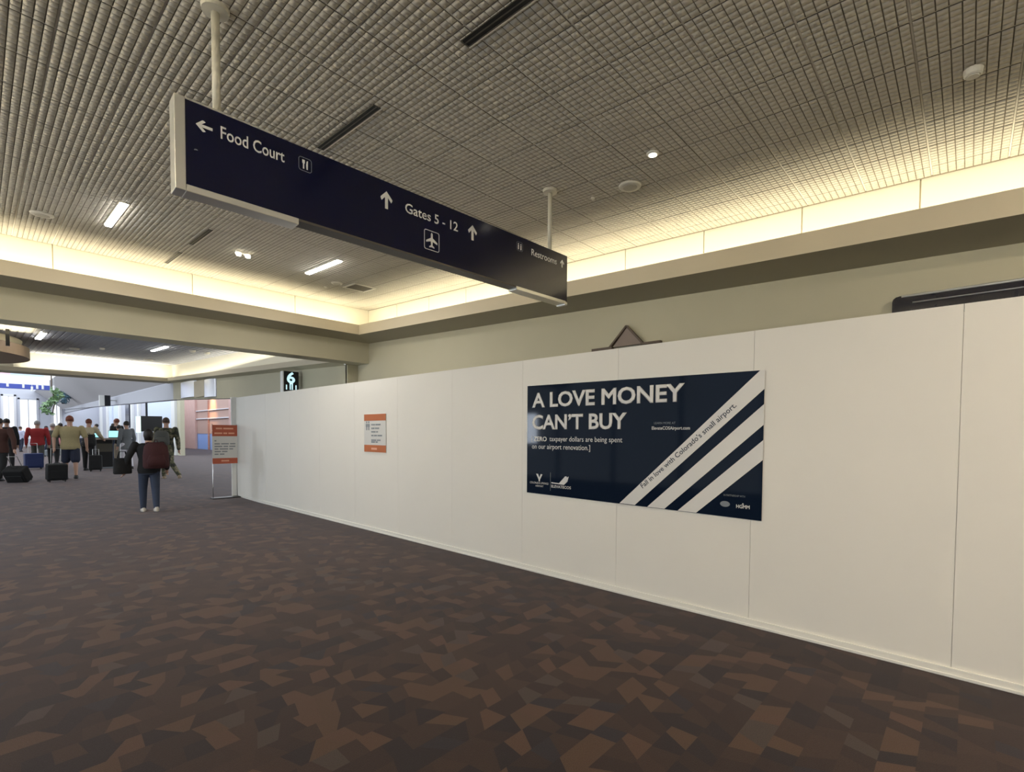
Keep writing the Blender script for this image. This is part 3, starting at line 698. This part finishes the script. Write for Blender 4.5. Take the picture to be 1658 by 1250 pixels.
def blade(x, y, z0, z1, wd, lab):
    t = thing('blade_sign', lab, 'sign', (x, y, z0), 0, 'dark blade signs down the far wall')
    MB().box(-wd/2, 0, 0, wd/2, .25, z1-z0).build('face', M['gate_black'], t); MB().box(-wd/2-.22, .02, 0, -wd/2, .23, z1-z0).build('lit_edge', M['sign_white'], t)
    MB().box(wd/2, .08, (z1-z0)*.5, wd/2+.3, .16, (z1-z0)*.6).build('bracket', M['alu'], t)
blade(5.08, 36.0, 3.02, 3.62, .26, 'dark blade sign on the pale wall left of the steel drum')
blade(4.95, 55.0, 3.85, 4.75, .30, 'dark blade sign farthest down the pale wall')
dr = thing('column_capital', 'curved silver metal capital above the orange brick opening', 'column capital', (5.42, 21, 2.9))
b_ = MB(); n = 40
for yc, lab in ((21.75, 1), (19.15, 0)):
    pass
def halfcyl(yc, r, z0, z1):
    b = MB(); N = 18
    for k in range(N):
        a, c = math.pi*k/N, math.pi*(k+1)/N
        p = lambda t, z: (5.5-.16*math.sin(t), yc+r*math.cos(t), z)
        b.face([p(a, z0), p(c, z0), p(c, z1), p(a, z1)]); b.face([p(a, z0), (5.5, yc, z0), p(c, z0)])
    return b
o = halfcyl(21.75, .95, 2.86, 3.45).build('drum', M['steel']); rel(o, dr)
o = halfcyl(19.15, .55, 2.76, 3.36).build('drum', M['steel']); rel(o, dr)
o = MB().box(5.42, 19.7, 2.82, 5.49, 20.85, 3.4).build('band', M['fascia']); rel(o, dr)

# warm spot washing the brick
sp_ = bpy.data.lights.new('brick_spot', 'SPOT'); sp_.energy = 420; sp_.color = (1, .55, .18); sp_.spot_size = 1.3; sp_.spot_blend = 1.0; sp_.shadow_soft_size = .3
so_ = bpy.data.objects.new('brick_spot', sp_); so_.location = (11.5, 42.5, 4.75); so_.rotation_euler = (0, math.radians(-32), 0); COL.objects.link(so_)

# ---------------------------------------------------------------- curved bulkhead at far left, LED screen, garlands
cv = MB()
cv.rings([(-1.2, 20.2, 3.62, 2.30, 2.5), (-1.2, 20.2, 3.92, 2.30, 2.5)], 64)
cu = thing('curved_canopy', 'tan curved canopy under the ceiling at the far left beyond the beam', 'canopy', (-1.2, 20.2, 3.6))
o = cv.build('drum', M['tan']); rel(o, cu)
o = MB().rings([(-1.2, 20.2, 3.93, 2.1, 2.3), (-1.2, 20.2, 4.12, 2.15, 2.35)], 64).build('lit_top', M['tan_light']); rel(o, cu)
o = MB().box(.53, 17.45, 3.66, .60, 17.55, 4.06).build('hanger', M['black']); rel(o, cu)
area('canopy_light', (.6, 17.2, 3.95), (math.pi, 0, 0), .8, 1.2, 8, (1, .85, .5))
M['led_pink'] = mat('led_pink', (.5, .4, .45), .5, emit=(1, .55, .75), es=.48)
M['led_sky'] = mat('led_sky', (.5, .5, .5), .5, emit=(.36, .62, 1.0), es=.48)
M['led_white'] = mat('led_white', (.5, .5, .5), .5, emit=(.80, .92, 1.0), es=.46)
M['led_blue'] = mat('led_blue', (.05, .07, .3), .5, emit=(.025, .05, .26), es=.4)
ls = thing('led_screen', 'long lit screen with pink, sky blue and deep blue bands in the far hall', 'screen', (1.2, 40, 4.0))
b = MB(); b.box(-4, 40, 4.74, 1.35, 40.3, 5.0, 0); b.box(1.35, 40, 4.74, 2.75, 40.3, 5.0, 1); b.box(-4, 40, 4.26, 2.98, 40.3, 4.74, 2); b.box(-4, 40, 4.00, 2.98, 40.3, 4.26, 3)
o = b.build('display', [M['led_pink'], M['led_sky'], M['led_white'], M['led_blue']]); rel(o, ls)
for k, (x, z) in enumerate(((1.22, 4.05), (1.85, 4.02), (2.2, 3.86), (2.42, 4.0), (2.65, 4.0), (3.12, 3.98))):
    t = thing('pendant_lamp', 'small white tube pendant hanging before the deep blue band of the screen', 'pendant lamp', (x, 39.5, z), 0, 'white tube pendants in the far hall')
    MB().rings([(0, 0, 0, .05, .05), (0, 0, .26, .05, .05)], 10).build('shade', M['sign_white'], t); MB().rings([(0, 0, .26, .008, .008), (0, 0, 5.22-z, .008, .008)], 6).build('cord', M['white'], t)
def garland(x, y, z0, z1, r, n, lab, mt, wander=.3):
    t = thing('hanging_garland', lab, 'garland', (x, y, z1)); rn = random.Random(int(x*100))
    MB().tube([(0, 0, 5.22-z1), (0, 0, 0), (wander*.5, 0, (z0-z1)*.5), (0, 0, z0-z1)], .03, 8).build('stem', M['brown'], t)
    b = MB()
    for k in range(n):
        f = rn.random(); z = (z0-z1)*f; a = rn.random()*6.28; rr = r*(.35+.65*rn.random()); cx = wander*math.sin(f*6)+rr*math.cos(a); cy = rr*math.sin(a)
        s_ = .10+.08*rn.random(); u = Vector((rn.uniform(-1, 1), rn.uniform(-1, 1), rn.uniform(-1, 1))).normalized(); v = u.orthogonal().normalized(); c = Vector((cx, cy, z))
        b.face([c-u*s_, c+v*s_*.4, c+u*s_, c-v*s_*.4])
    o = b.build('leaf', M[mt], t); o['kind'] = 'stuff'
garland(3.15, 41.2, 2.6, 4.2, .26, 300, 'green leafy garland hanging in the middle of the far hall', 'leaf')
M['blue_leaf'] = mat('frosty_blue_leaf', (.20, .34, .42), .5, noise=(6, .5))
garland(4.45, 50.0, 3.75, 4.55, .55, 260, 'frosty blue garland hanging before the far window', 'blue_leaf', .2)
# ---------------------------------------------------------------- easel sign at the end of the hoarding
ea = thing('easel_sign', 'orange and white notice board on a thin floor stand at the hoarding end', 'sign stand', (3.925, 12.75, fz(12.75)), -.06); ea.scale = (.80, 1, 1)
bs = MB(); bs.box(-.36, -.13, 0, .36, .13, .018); bs.build('base', M['black'], ea, bevel=.006)
for x in (-.315, .315): MB().tube([(x, .02, .018), (x, .02, 1.72)], .010, 10).build('upright', M['clear'] if x < 0 else M['alu'], ea, smooth=True)
MB().box(-.325, -.005, .80, .325, .012, 1.70).build('board', M['paper'], ea)
MB().box(-.325, -.007, 1.44, .325, -.005, 1.70).build('header', M['orange2'], ea)
MB().box(-.325, -.007, .80, .325, -.005, .93).build('footer', M['orange2'], ea)
def eb(z, ws, h, m, x, name='text_line', gap=.03):
    b = MB()
    for w_ in ws: b.box(x, -.0092, z, x+w_, -.0052, z+h); x += w_+gap
    b.build(name, M[m], ea)
eb(1.60, (.16, .26), .035, 'peach', -.23); eb(1.49, (.2, .10, .16), .035, 'peach', -.27)
for z, ws in ((1.32, (.05, .0)), (1.25, (.14, .2, .14)), (1.19, (.2, .12, .16)), (1.13, (.1, .22, .1)), (1.07, (.16, .14)), (1.01, (.1, .12))): eb(z, [q for q in ws if q], .026, 'grey_ink', -.27)
eb(.85, (.2,), .035, 'peach', -.1, 'footer_word')

# ---------------------------------------------------------------- people
SK = mat('skin', (.50, .30, .22), .55)
cloth('black_cloth', (.010, .010, .011)); cloth('burgundy_cloth', (.050, .012, .014)); cloth('denim', (.035, .048, .085)); cloth('red_cloth', (.36, .028, .03)); cloth('khaki_cloth', (.36, .30, .16))
cloth('cream_cloth', (.55, .47, .32)); cloth('maroon_cloth', (.060, .022, .016)); cloth('olive_cloth', (.085, .085, .075)); cloth('white_cloth', (.62, .60, .66)); cloth('tan_cloth', (.30, .25, .19)); cloth('grey_cloth', (.14, .15, .16)); cloth('navy_cloth', (.02, .025, .05)); cloth('lilac_cloth', (.45, .45, .58))
HA = {'dark': mat('dark_hair', (.016, .011, .009), .6), 'brown': mat('brown_hair', (.055, .028, .016), .6), 'grey': mat('grey_hair', (.36, .33, .32), .6), 'red': mat('auburn_hair', (.16, .04, .02), .6)}
cloth('shoe_black', (.012, .012, .012), .5); cloth('shoe_white', (.60, .56, .50), .5); cloth('boot_tan', (.26, .19, .12), .6)

def person(label, loc, rz, h, top, legs, hair='dark', shoe='shoe_black', stride=.12, arms=None, lean=0., vox=.014, skirt=0, shorts=False, long_sleeve=True, hairlen=0, wide=1., group=None, lift=0.):
    """standing or walking figure facing +y; arms: pair of (elbow, wrist) offsets from the shoulder in units of height"""
    k = h; t = thing('person', label, 'person', loc, rz, group)
    V = lambda x, y, z: Vector((x*k, y*k, z*k))
    ly = lean
    sh_z, hip_z = .815, .515
    top_off = V(0, ly, 0)
    hipL, hipR = V(-.052, 0, hip_z), V(.052, 0, hip_z)
    sL, sR = V(-.108*wide, ly*.9, sh_z), V(.108*wide, ly*.9, sh_z)
    knL, knR = V(-.058, stride*.55+.01, .285), V(.058, -stride*.35+.015, .285)
    anL, anR = V(-.058, stride*.9-.01, .045), V(.058+lift, -stride*.9-.02, .050+abs(stride)*.12)
    arms = arms or (((-.035, -.01, -.175), (-.04, .04, -.33)), ((.035, -.01, -.175), (.04, .04, -.33)))
    elL, wrL = [sL+V(*q) for q in arms[0]]; elR, wrR = [sR+V(*q) for q in arms[1]]
    nk, hc = V(0, ly, .855), V(0, ly*1.05+.012, .935)
    def torso(b, g=0.):
        rs = []
        for z, rx, ry in ((.47, .080, .062), (.515, .088, .066), (.58, .080, .058), (.64, .076, .055), (.71, .088, .062), (.77, .096, .060), (.81, .088, .050), (.835, .050, .040)):
            f = (z-.5)/.33; rs.append((0, max(0, f)*ly*.9*k, z*k, (rx*wide+g)*k, (ry+g)*k))
        b.rings(rs, 24)
    def limb(b, pts, rad): 
        b.tube(pts, [r*k for r in rad], 14)
        for p, r in zip(pts, rad): b.ball(p, r*k, 8)
    def armset(b, g, upto=1.):
        for s_, e, w_ in ((sL, elL, wrL), (sR, elR, wrR)):
            limb(b, [s_, e], [.031+g, .025+g]); limb(b, [e, e.lerp(w_, upto)], [.025+g, .025+g-.008*upto])
    def legset(b, g, frac=1.):
        for hp, kn, an in ((hipL, knL, anL), (hipR, knR, anR)):
            limb(b, [hp, kn], [.048+g, .034+g])
            if frac > 0: limb(b, [kn, kn.lerp(an, frac)], [.034+g, .034+g-.013*frac])
    # --- body, one continuous skin
    b = MB(); torso(b); armset(b, 0); legset(b, 0)
    limb(b, [nk-V(0, 0, .03), nk+V(0, .006, .04)], [.036, .032])
    hx, hy = hc.x, hc.y
    b.rings([(hx, hy+.012*k, hc.z-.066*k, .018*k, .022*k), (hx, hy+.010*k, hc.z-.052*k, .030*k, .038*k), (hx, hy+.003*k, hc.z-.025*k, .040*k, .050*k), (hx, hy, hc.z, .044*k, .056*k), (hx, hy-.004*k, hc.z+.03*k, .042*k, .054*k), (hx, hy-.006*k, hc.z+.052*k, .028*k, .036*k), (hx, hy-.006*k, hc.z+.062*k, .010*k, .014*k)], 20)
    b.ball((hx, hy+.056*k, hc.z-.016*k), (.008*k, .014*k, .013*k), 6)                  # nose
    b.ball((hx, hy+.048*k, hc.z-.040*k), (.014*k, .010*k, .006*k), 6)                  # lips
    for s_ in (-1, 1): b.ball((hx+s_*.045*k, hy-.004*k, hc.z-.010*k), (.007*k, .012*k, .019*k), 6)
    for wv, ev, s_ in ((wrL, elL, -1), (wrR, elR, 1)):                                  # palm, four fingers and a thumb
        d = (wv-ev).normalized(); sd_ = Vector((0, 1, 0))-d*d.y; sd_.normalize(); c_ = d.cross(sd_)*s_
        limb(b, [wv, wv+d*.045*k], [.016, .019])
        for q in range(4):
            ln = (.036, .042, .040, .032)[q]; base = wv+d*.05*k+sd_*(.016-.0105*q)*k
            limb(b, [base, base+d*ln*.5*k+c_*.004*k, base+d*ln*.95*k+c_*.016*k], [.0062, .0058, .0048])
        limb(b, [wv+d*.018*k+sd_*.012*k, wv+d*.040*k+sd_*.030*k, wv+d*.058*k+sd_*.034*k], [.008, .007, .0055])
    for an, s_ in ((anL, -1), (anR, 1)): limb(b, [an, an+V(0, .06, -.028)], [.022, .018])
    b.build('body', SK, t, remesh=vox*.7, smooth_it=2)
    # --- clothes
    b = MB(); torso(b, .010); armset(b, .010, .93 if long_sleeve else .05)
    if not long_sleeve:
        b = MB(); torso(b, .012)
        for s_, e in ((sL, elL), (sR, elR)): limb(b, [s_, s_.lerp(e, .8)], [.037, .038])
    if skirt: b.rings([(0, 0, (.515-skirt)*k, .115*k, .09*k), (0, 0, .52*k, .10*k, .078*k)], 24)
    b.build('top', M[top], t, remesh=vox, smooth_it=3)
    b = MB(); b.rings([(0, 0, .46*k, .092*k, .07*k), (0, 0, .53*k, .094*k, .072*k)], 24)
    if shorts:
        for hp, kn in ((hipL, knL), (hipR, knR)): limb(b, [hp, hp.lerp(kn, .9)], [.062, .060])
    else: legset(b, .010, .97)
    b.build('trousers' if not shorts else 'shorts', M[legs], t, remesh=vox, smooth_it=3)
    b = MB()
    b.rings([(hx, hy-.012*k, hc.z-(.018+hairlen)*k, .040*k, .040*k)]+[(hx, hy-.010*k, hc.z+.0*k, .050*k, .054*k), (hx, hy-.010*k, hc.z+.03*k, .048*k, .055*k), (hx, hy-.010*k, hc.z+.056*k, .034*k, .042*k), (hx, hy-.010*k, hc.z+.071*k, .010*k, .014*k)], 20)
    b.build('hair', HA[hair], t, smooth=True)
    for an in (anL, anR):
        b = MB(); x, y = an.x, an.y; zb_ = an.z-.045*k
        b.rings([(x, y+.028*k, zb_, .026*k, .074*k), (x, y+.028*k, zb_+.012*k, .029*k, .077*k), (x, y+.018*k, zb_+.030*k, .027*k, .058*k), (x, y, zb_+.055*k, .024*k, .030*k)], 18)
        b.build('shoe', M[shoe], t, smooth=True)
    return t
def g3(x, y): return (x, y, fz(y))

person('person in a black jacket and jeans walking away nearest the camera', g3(2.244, 11.62), -.12, 1.60, 'black_cloth', 'denim', 'dark', 'shoe_white', .10, vox=.010, hairlen=.05, wide=1.22,
       arms=(((-.07, .0, -.16), (-.10, .03, -.30)), ((.05, -.01, -.17), (.05, .05, -.30))))
def backpack(label, loc, rz, m, w_=.30, h_=.44, d_=.18):
    t = thing('backpack', label, 'backpack', loc, rz)
    b = MB(); b.rings([(0, 0, 0, w_*.46, d_*.5), (0, 0, .04, w_*.52, d_*.56), (0, 0, h_*.5, w_*.52, d_*.54), (0, 0, h_*.85, w_*.46, d_*.46), (0, 0, h_, w_*.26, d_*.25)], 24); b.build('pack', m, t, smooth=True)
    b = MB(); b.rings([(0, -d_*.5, .05, w_*.36, d_*.22), (0, -d_*.54, h_*.28, w_*.38, d_*.22), (0, -d_*.48, h_*.52, w_*.28, d_*.14)], 20); b.build('pocket', m, t, smooth=True)
    for s_ in (-1, 1): MB().tube([(s_*w_*.34, d_*.4, h_*.1), (s_*w_*.38, d_*.52, h_*.5), (s_*w_*.34, d_*.5, h_*.98), (s_*w_*.28, d_*.2, h_*.98)], .016, 8).build('strap', m, t, smooth=True)
    MB().tube([(-.03, 0, h_), (-.02, 0, h_+.04), (.02, 0, h_+.04), (.03, 0, h_)], .007, 8).build('handle', m, t, smooth=True)
    return t
backpack('burgundy backpack on the back of the nearest walking person', (2.31, 11.375, .86), -.12, M['burgundy_cloth'], .40, .50, .22)
def tote(label, loc, rz, m, w_, h_, d_, strap=.22):
    t = thing('tote_bag', label, 'bag', loc, rz)
    b = MB(); b.rings([(0, 0, 0, w_*.46, d_*.46), (0, 0, .02, w_*.5, d_*.5), (0, 0, h_*.9, w_*.48, d_*.36), (0, 0, h_, w_*.44, d_*.2)], 20); b.build('pouch', m, t, smooth=True)
    for y in (-1, 1): MB().tube([(-w_*.26, y*d_*.14, h_*.94), (-w_*.16, y*.01, h_+strap), (w_*.16, y*.01, h_+strap), (w_*.26, y*d_*.14, h_*.94)], .009, 8).build('handle', m, t, smooth=True)
    return t
tote('black bag carried at the left hand of the nearest walking person', (1.85, 11.70, .76), .2, M['black_cloth'], .30, .30, .16, .12)

person('soldier in camouflage uniform walking away behind the nearest walker', g3(3.75, 17.2), -.35, 1.80, 'camo', 'camo', 'brown', 'boot_tan', .16, vox=.012, wide=1.12, lift=.13)
backpack('olive grey pack on the back of the soldier in camouflage', (3.60, 17.02, 1.18), -.35, M['olive_cloth'], .36, .42, .22)
person('person in a dark maroon coat at the left edge pulling a case', g3(.40, 19.0), -.5, 1.70, 'maroon_cloth', 'black_cloth', 'dark', stride=.13, wide=1.25, skirt=.06,
       arms=(((-.035, .02, -.175), (-.02, .10, -.28)), ((.07, -.05, -.16), (.10, -.10, -.30))))
def suitcase(label, loc, rz, m, w_=.38, h_=.56, d_=.24, tilt=0., handle=.42):
    t = thing('suitcase', label, 'suitcase', loc, rz); t.rotation_euler = (tilt, 0, rz)
    b = MB(); b.box(-w_/2, -d_/2, .05, w_/2, d_/2, .05+h_); b.build('shell', m, t, bevel=.035)
    b = MB(); b.box(-w_*.38, -d_/2-.02, .10, w_*.38, -d_/2+.01, .05+h_*.62); b.build('front_pocket', m, t, bevel=.015)
    for x in (-1, 1):
        MB().tube([(x*w_*.38-.015, d_*.3, .035), (x*w_*.38+.015, d_*.3, .035)], .035, 14).build('wheel', M['black'], t); MB().tube([(x*w_*.38-.012, -d_*.3, .03), (x*w_*.38+.012, -d_*.3, .03)], .03, 14).build('wheel', M['black'], t)
    if handle: MB().tube([(-w_*.24, d_*.36, .05+h_*.9), (-w_*.24, d_*.36, .05+h_+handle), (w_*.24, d_*.36, .05+h_+handle), (w_*.24, d_*.36, .05+h_*.9)], .009, 8).build('pull_handle', M['alu'], t)
    MB().tube([(-.06, 0, .05+h_-.005), (-.05, 0, .085+h_), (.05, 0, .085+h_), (.06, 0, .05+h_-.005)], .010, 8).build('carry_handle', M['black'], t)
    return t
suitcase('black suitcase tipped low behind the maroon coat at the left edge', g3(.78, 18.55), -.6, M['black_cloth'], .46, .40, .28, .55, .30)
person('person in dark clothes farther off at the left edge', g3(.72, 25.0), 0, 1.80, 'black_cloth', 'black_cloth', 'dark', vox=.018)
person('grey-haired person in a red jacket walking away at the left', g3(1.53, 25.5), -.1, 1.76, 'red_cloth', 'olive_cloth', 'grey', vox=.016, wide=1.25)
suitcase('blue suitcase rolling behind the red jacket', g3(1.36, 24.6), .1, mat('blue_case_shell', (.018, .035, .14), .5), .50, .52, .30, .0, .35)
person('person in an olive coat walking beside the red jacket', g3(2.02, 26.4), -.1, 1.68, 'olive_cloth', 'black_cloth', 'grey', vox=.018, skirt=.1, wide=1.15)
person('person in black carrying a pink bag in the middle of the hall', g3(2.62, 30.8), 0, 1.75, 'black_cloth', 'black_cloth', 'dark', vox=.02)
M['pink'] = mat('pink_cloth', (.55, .22, .22), .7)
tote('pink bag with long white straps on the back of the person in black', (2.52, 30.45, .95), 0, M['pink'], .36, .36, .16, .42)
suitcase('flat black case standing beyond the khaki shirt', g3(2.80, 36.6), .4, M['grey_cloth'], .80, .30, .40, 0, 0)
person('heavy man in a khaki shirt and black shorts walking away', g3(1.79, 18.7), -.08, 1.80, 'khaki_cloth', 'navy_cloth', 'red', 'shoe_black', .08, vox=.013, shorts=True, long_sleeve=False, wide=1.28,
       arms=(((-.05, -.02, -.165), (-.05, -.05, -.31)), ((.05, -.01, -.17), (.06, .03, -.32))))
suitcase('black suitcase rolling beside the khaki shirt', g3(1.44, 18.15), .15, M['black_cloth'], .42, .44, .26, .12, .40)
person('man in a cream shirt leaning over the charging counter', g3(2.62, 22.6), -.55, 1.80, 'cream_cloth', 'black_cloth', 'red', vox=.016, stride=.03, lean=.05,
       arms=(((-.03, .10, -.14), (.0, .22, -.20)), ((.03, .10, -.14), (.02, .22, -.20))))
backpack('black backpack slung low on the man in the cream shirt', (2.62, 22.28, 1.06), -.4, M['black_cloth'], .36, .40, .22)
suitcase('black wheeled bag at the feet of the man in the cream shirt', g3(2.74, 21.95), -.2, M['black_cloth'], .34, .50, .28, 0, .2)
person('person in black with a red cap standing behind the charging counter', g3(3.95, 26.0), .6, 1.90, 'black_cloth', 'denim', 'red', vox=.018, stride=.02)
person('person in a grey top at the right end of the charging counter', g3(3.68, 22.4), .4, 1.74, 'grey_cloth', 'white_cloth', 'dark', vox=.016, stride=.03, skirt=.10)
person('person in tan trousers standing behind the right end of the charging counter', g3(3.80, 24.55), .1, 1.62, 'black_cloth', 'tan_cloth', 'dark', 'shoe_white', vox=.016, stride=.05, lean=.02)
person('distant person in navy standing left of the lit screens', g3(4.7, 37.0), 1.2, 1.80, 'navy_cloth', 'navy_cloth', 'dark', vox=.03, stride=.02)
for k, (x, y, tp, hr, lab) in enumerate(((1.95, 46, 'lilac_cloth', 'brown', 'distant person in lilac before the far window'), (3.05, 44, 'grey_cloth', 'dark', 'distant person in grey right of the far window'), (.9, 40, 'grey_cloth', 'brown', 'distant person in grey at the far left of the hall'), (1.45, 52, 'navy_cloth', 'dark', 'distant person in navy below the screen'), (4.1, 45, 'white_cloth', 'brown', 'distant person in white under the frosty garland'), (4.9, 42, 'lilac_cloth', 'grey', 'distant person in lilac left of the charging counter'), (5.6, 38, 'red_cloth', 'dark', 'distant person in red behind the charging counter'))):
    person(lab, g3(x, y), random.uniform(-2, 2), 1.68+.03*k, tp, 'navy_cloth', hr, vox=.032, stride=.06)
# ---------------------------------------------------------------- charging counter with its two screens
ct = thing('charging_counter', 'rounded standing-height charging counter with dark base among the travellers', 'counter', g3(3.30, 23.6))
top = [( .47*math.copysign(abs(math.cos(t))**.6, math.cos(t)), .42*math.copysign(abs(math.sin(t))**.6, math.sin(t))) for t in [2*math.pi*i/40 for i in range(40)]]
MB().prism(top, (0, 0, 1.06), (1, 0, 0), (0, 1, 0), .06).build('worktop', M['counter'], ct)
MB().box(-.36, -.26, .06, .12, .26, 1.06).build('base', M['black'], ct, bevel=.02)
MB().box(-.38, -.29, 0, .14, .29, .06).build('plinth', M['grey_ink'], ct)
MB().box(-.34, -.275, .62, .10, -.262, .92).build('outlet_panel', M['slot_frame'], ct)
for x in (.36,): MB().tube([(x, 0, 0), (x, 0, 1.06)], .03, 12).build('leg', M['alu'], ct)
def laptop(label, loc, rz, w_, h_):
    t = thing('laptop', label, 'laptop', loc, rz, 'lit laptops on the charging counter')
    MB().box(-w_/2, -.01, 0, w_/2, w_*.62, .014).build('keyboard_base', M['black'], t)
    l = MB().box(-w_/2, -.022, .012, w_/2, -.010, h_).build('lid', M['black'], t)
    MB().box(-w_/2+.008, -.0235, .03, w_/2-.008, -.0215, h_-.012).build('display', M['screen_teal'], l)
zt_ = fz(23.6)+1.121
laptop('lit teal laptop screen on the left of the charging counter', (2.99, 23.62, zt_), -.35, .26, .24)
laptop('larger lit teal laptop screen on the right of the charging counter', (3.48, 23.40, zt_), -.35, .34, .28)
tv = thing('display_monitor', 'black back of a large monitor on a floor stand behind the soldier', 'monitor', g3(5.72, 28.9), -.35)
MB().box(-.42, -.04, 1.38, .42, .04, 2.12).build('cabinet', M['black'], tv, bevel=.012); MB().box(-.62, .0, 1.32, -.43, .05, 2.10).build('lit_side', mat('mint_lit_panel', (.6, .8, .7), .4, emit=(.72, 1, .88), es=.7), tv)
MB().tube([(0, 0, .03), (0, 0, 1.38)], .04, 12).build('post', M['black'], tv); MB().box(-.3, -.25, 0, .3, .25, .03).build('foot', M['black'], tv)
# rows of far seats
def seat_row(x, y, rz, lab, n=3):
    t = thing('waiting_seat', lab, 'seat', g3(x, y), rz, 'waiting seats in the far hall')
    for k in range(n):
        MB().box(k*.6-.26, -.24, .40, k*.6+.26, .24, .46).build('seat', M['seat'], t, bevel=.02); MB().box(k*.6-.26, .2, .46, k*.6+.26, .26, .90).build('backrest', M['seat'], t, bevel=.02)
    MB().box(-.3, -.04, .33, n*.6-.3, .04, .40).build('beam', M['alu'], t)
    for q in (-.1, n*.6-.5): MB().box(q-.03, -.22, 0, q+.03, .22, .34).build('leg', M['alu'], t)
seat_row(3.6, 43, 0, 'row of dark waiting seats under the green garland'); seat_row(4.6, 47, .1, 'row of dark waiting seats under the frosty garland'); seat_row(5.9, 41, .2, 'row of dark waiting seats nearest the pale right-hand wall')
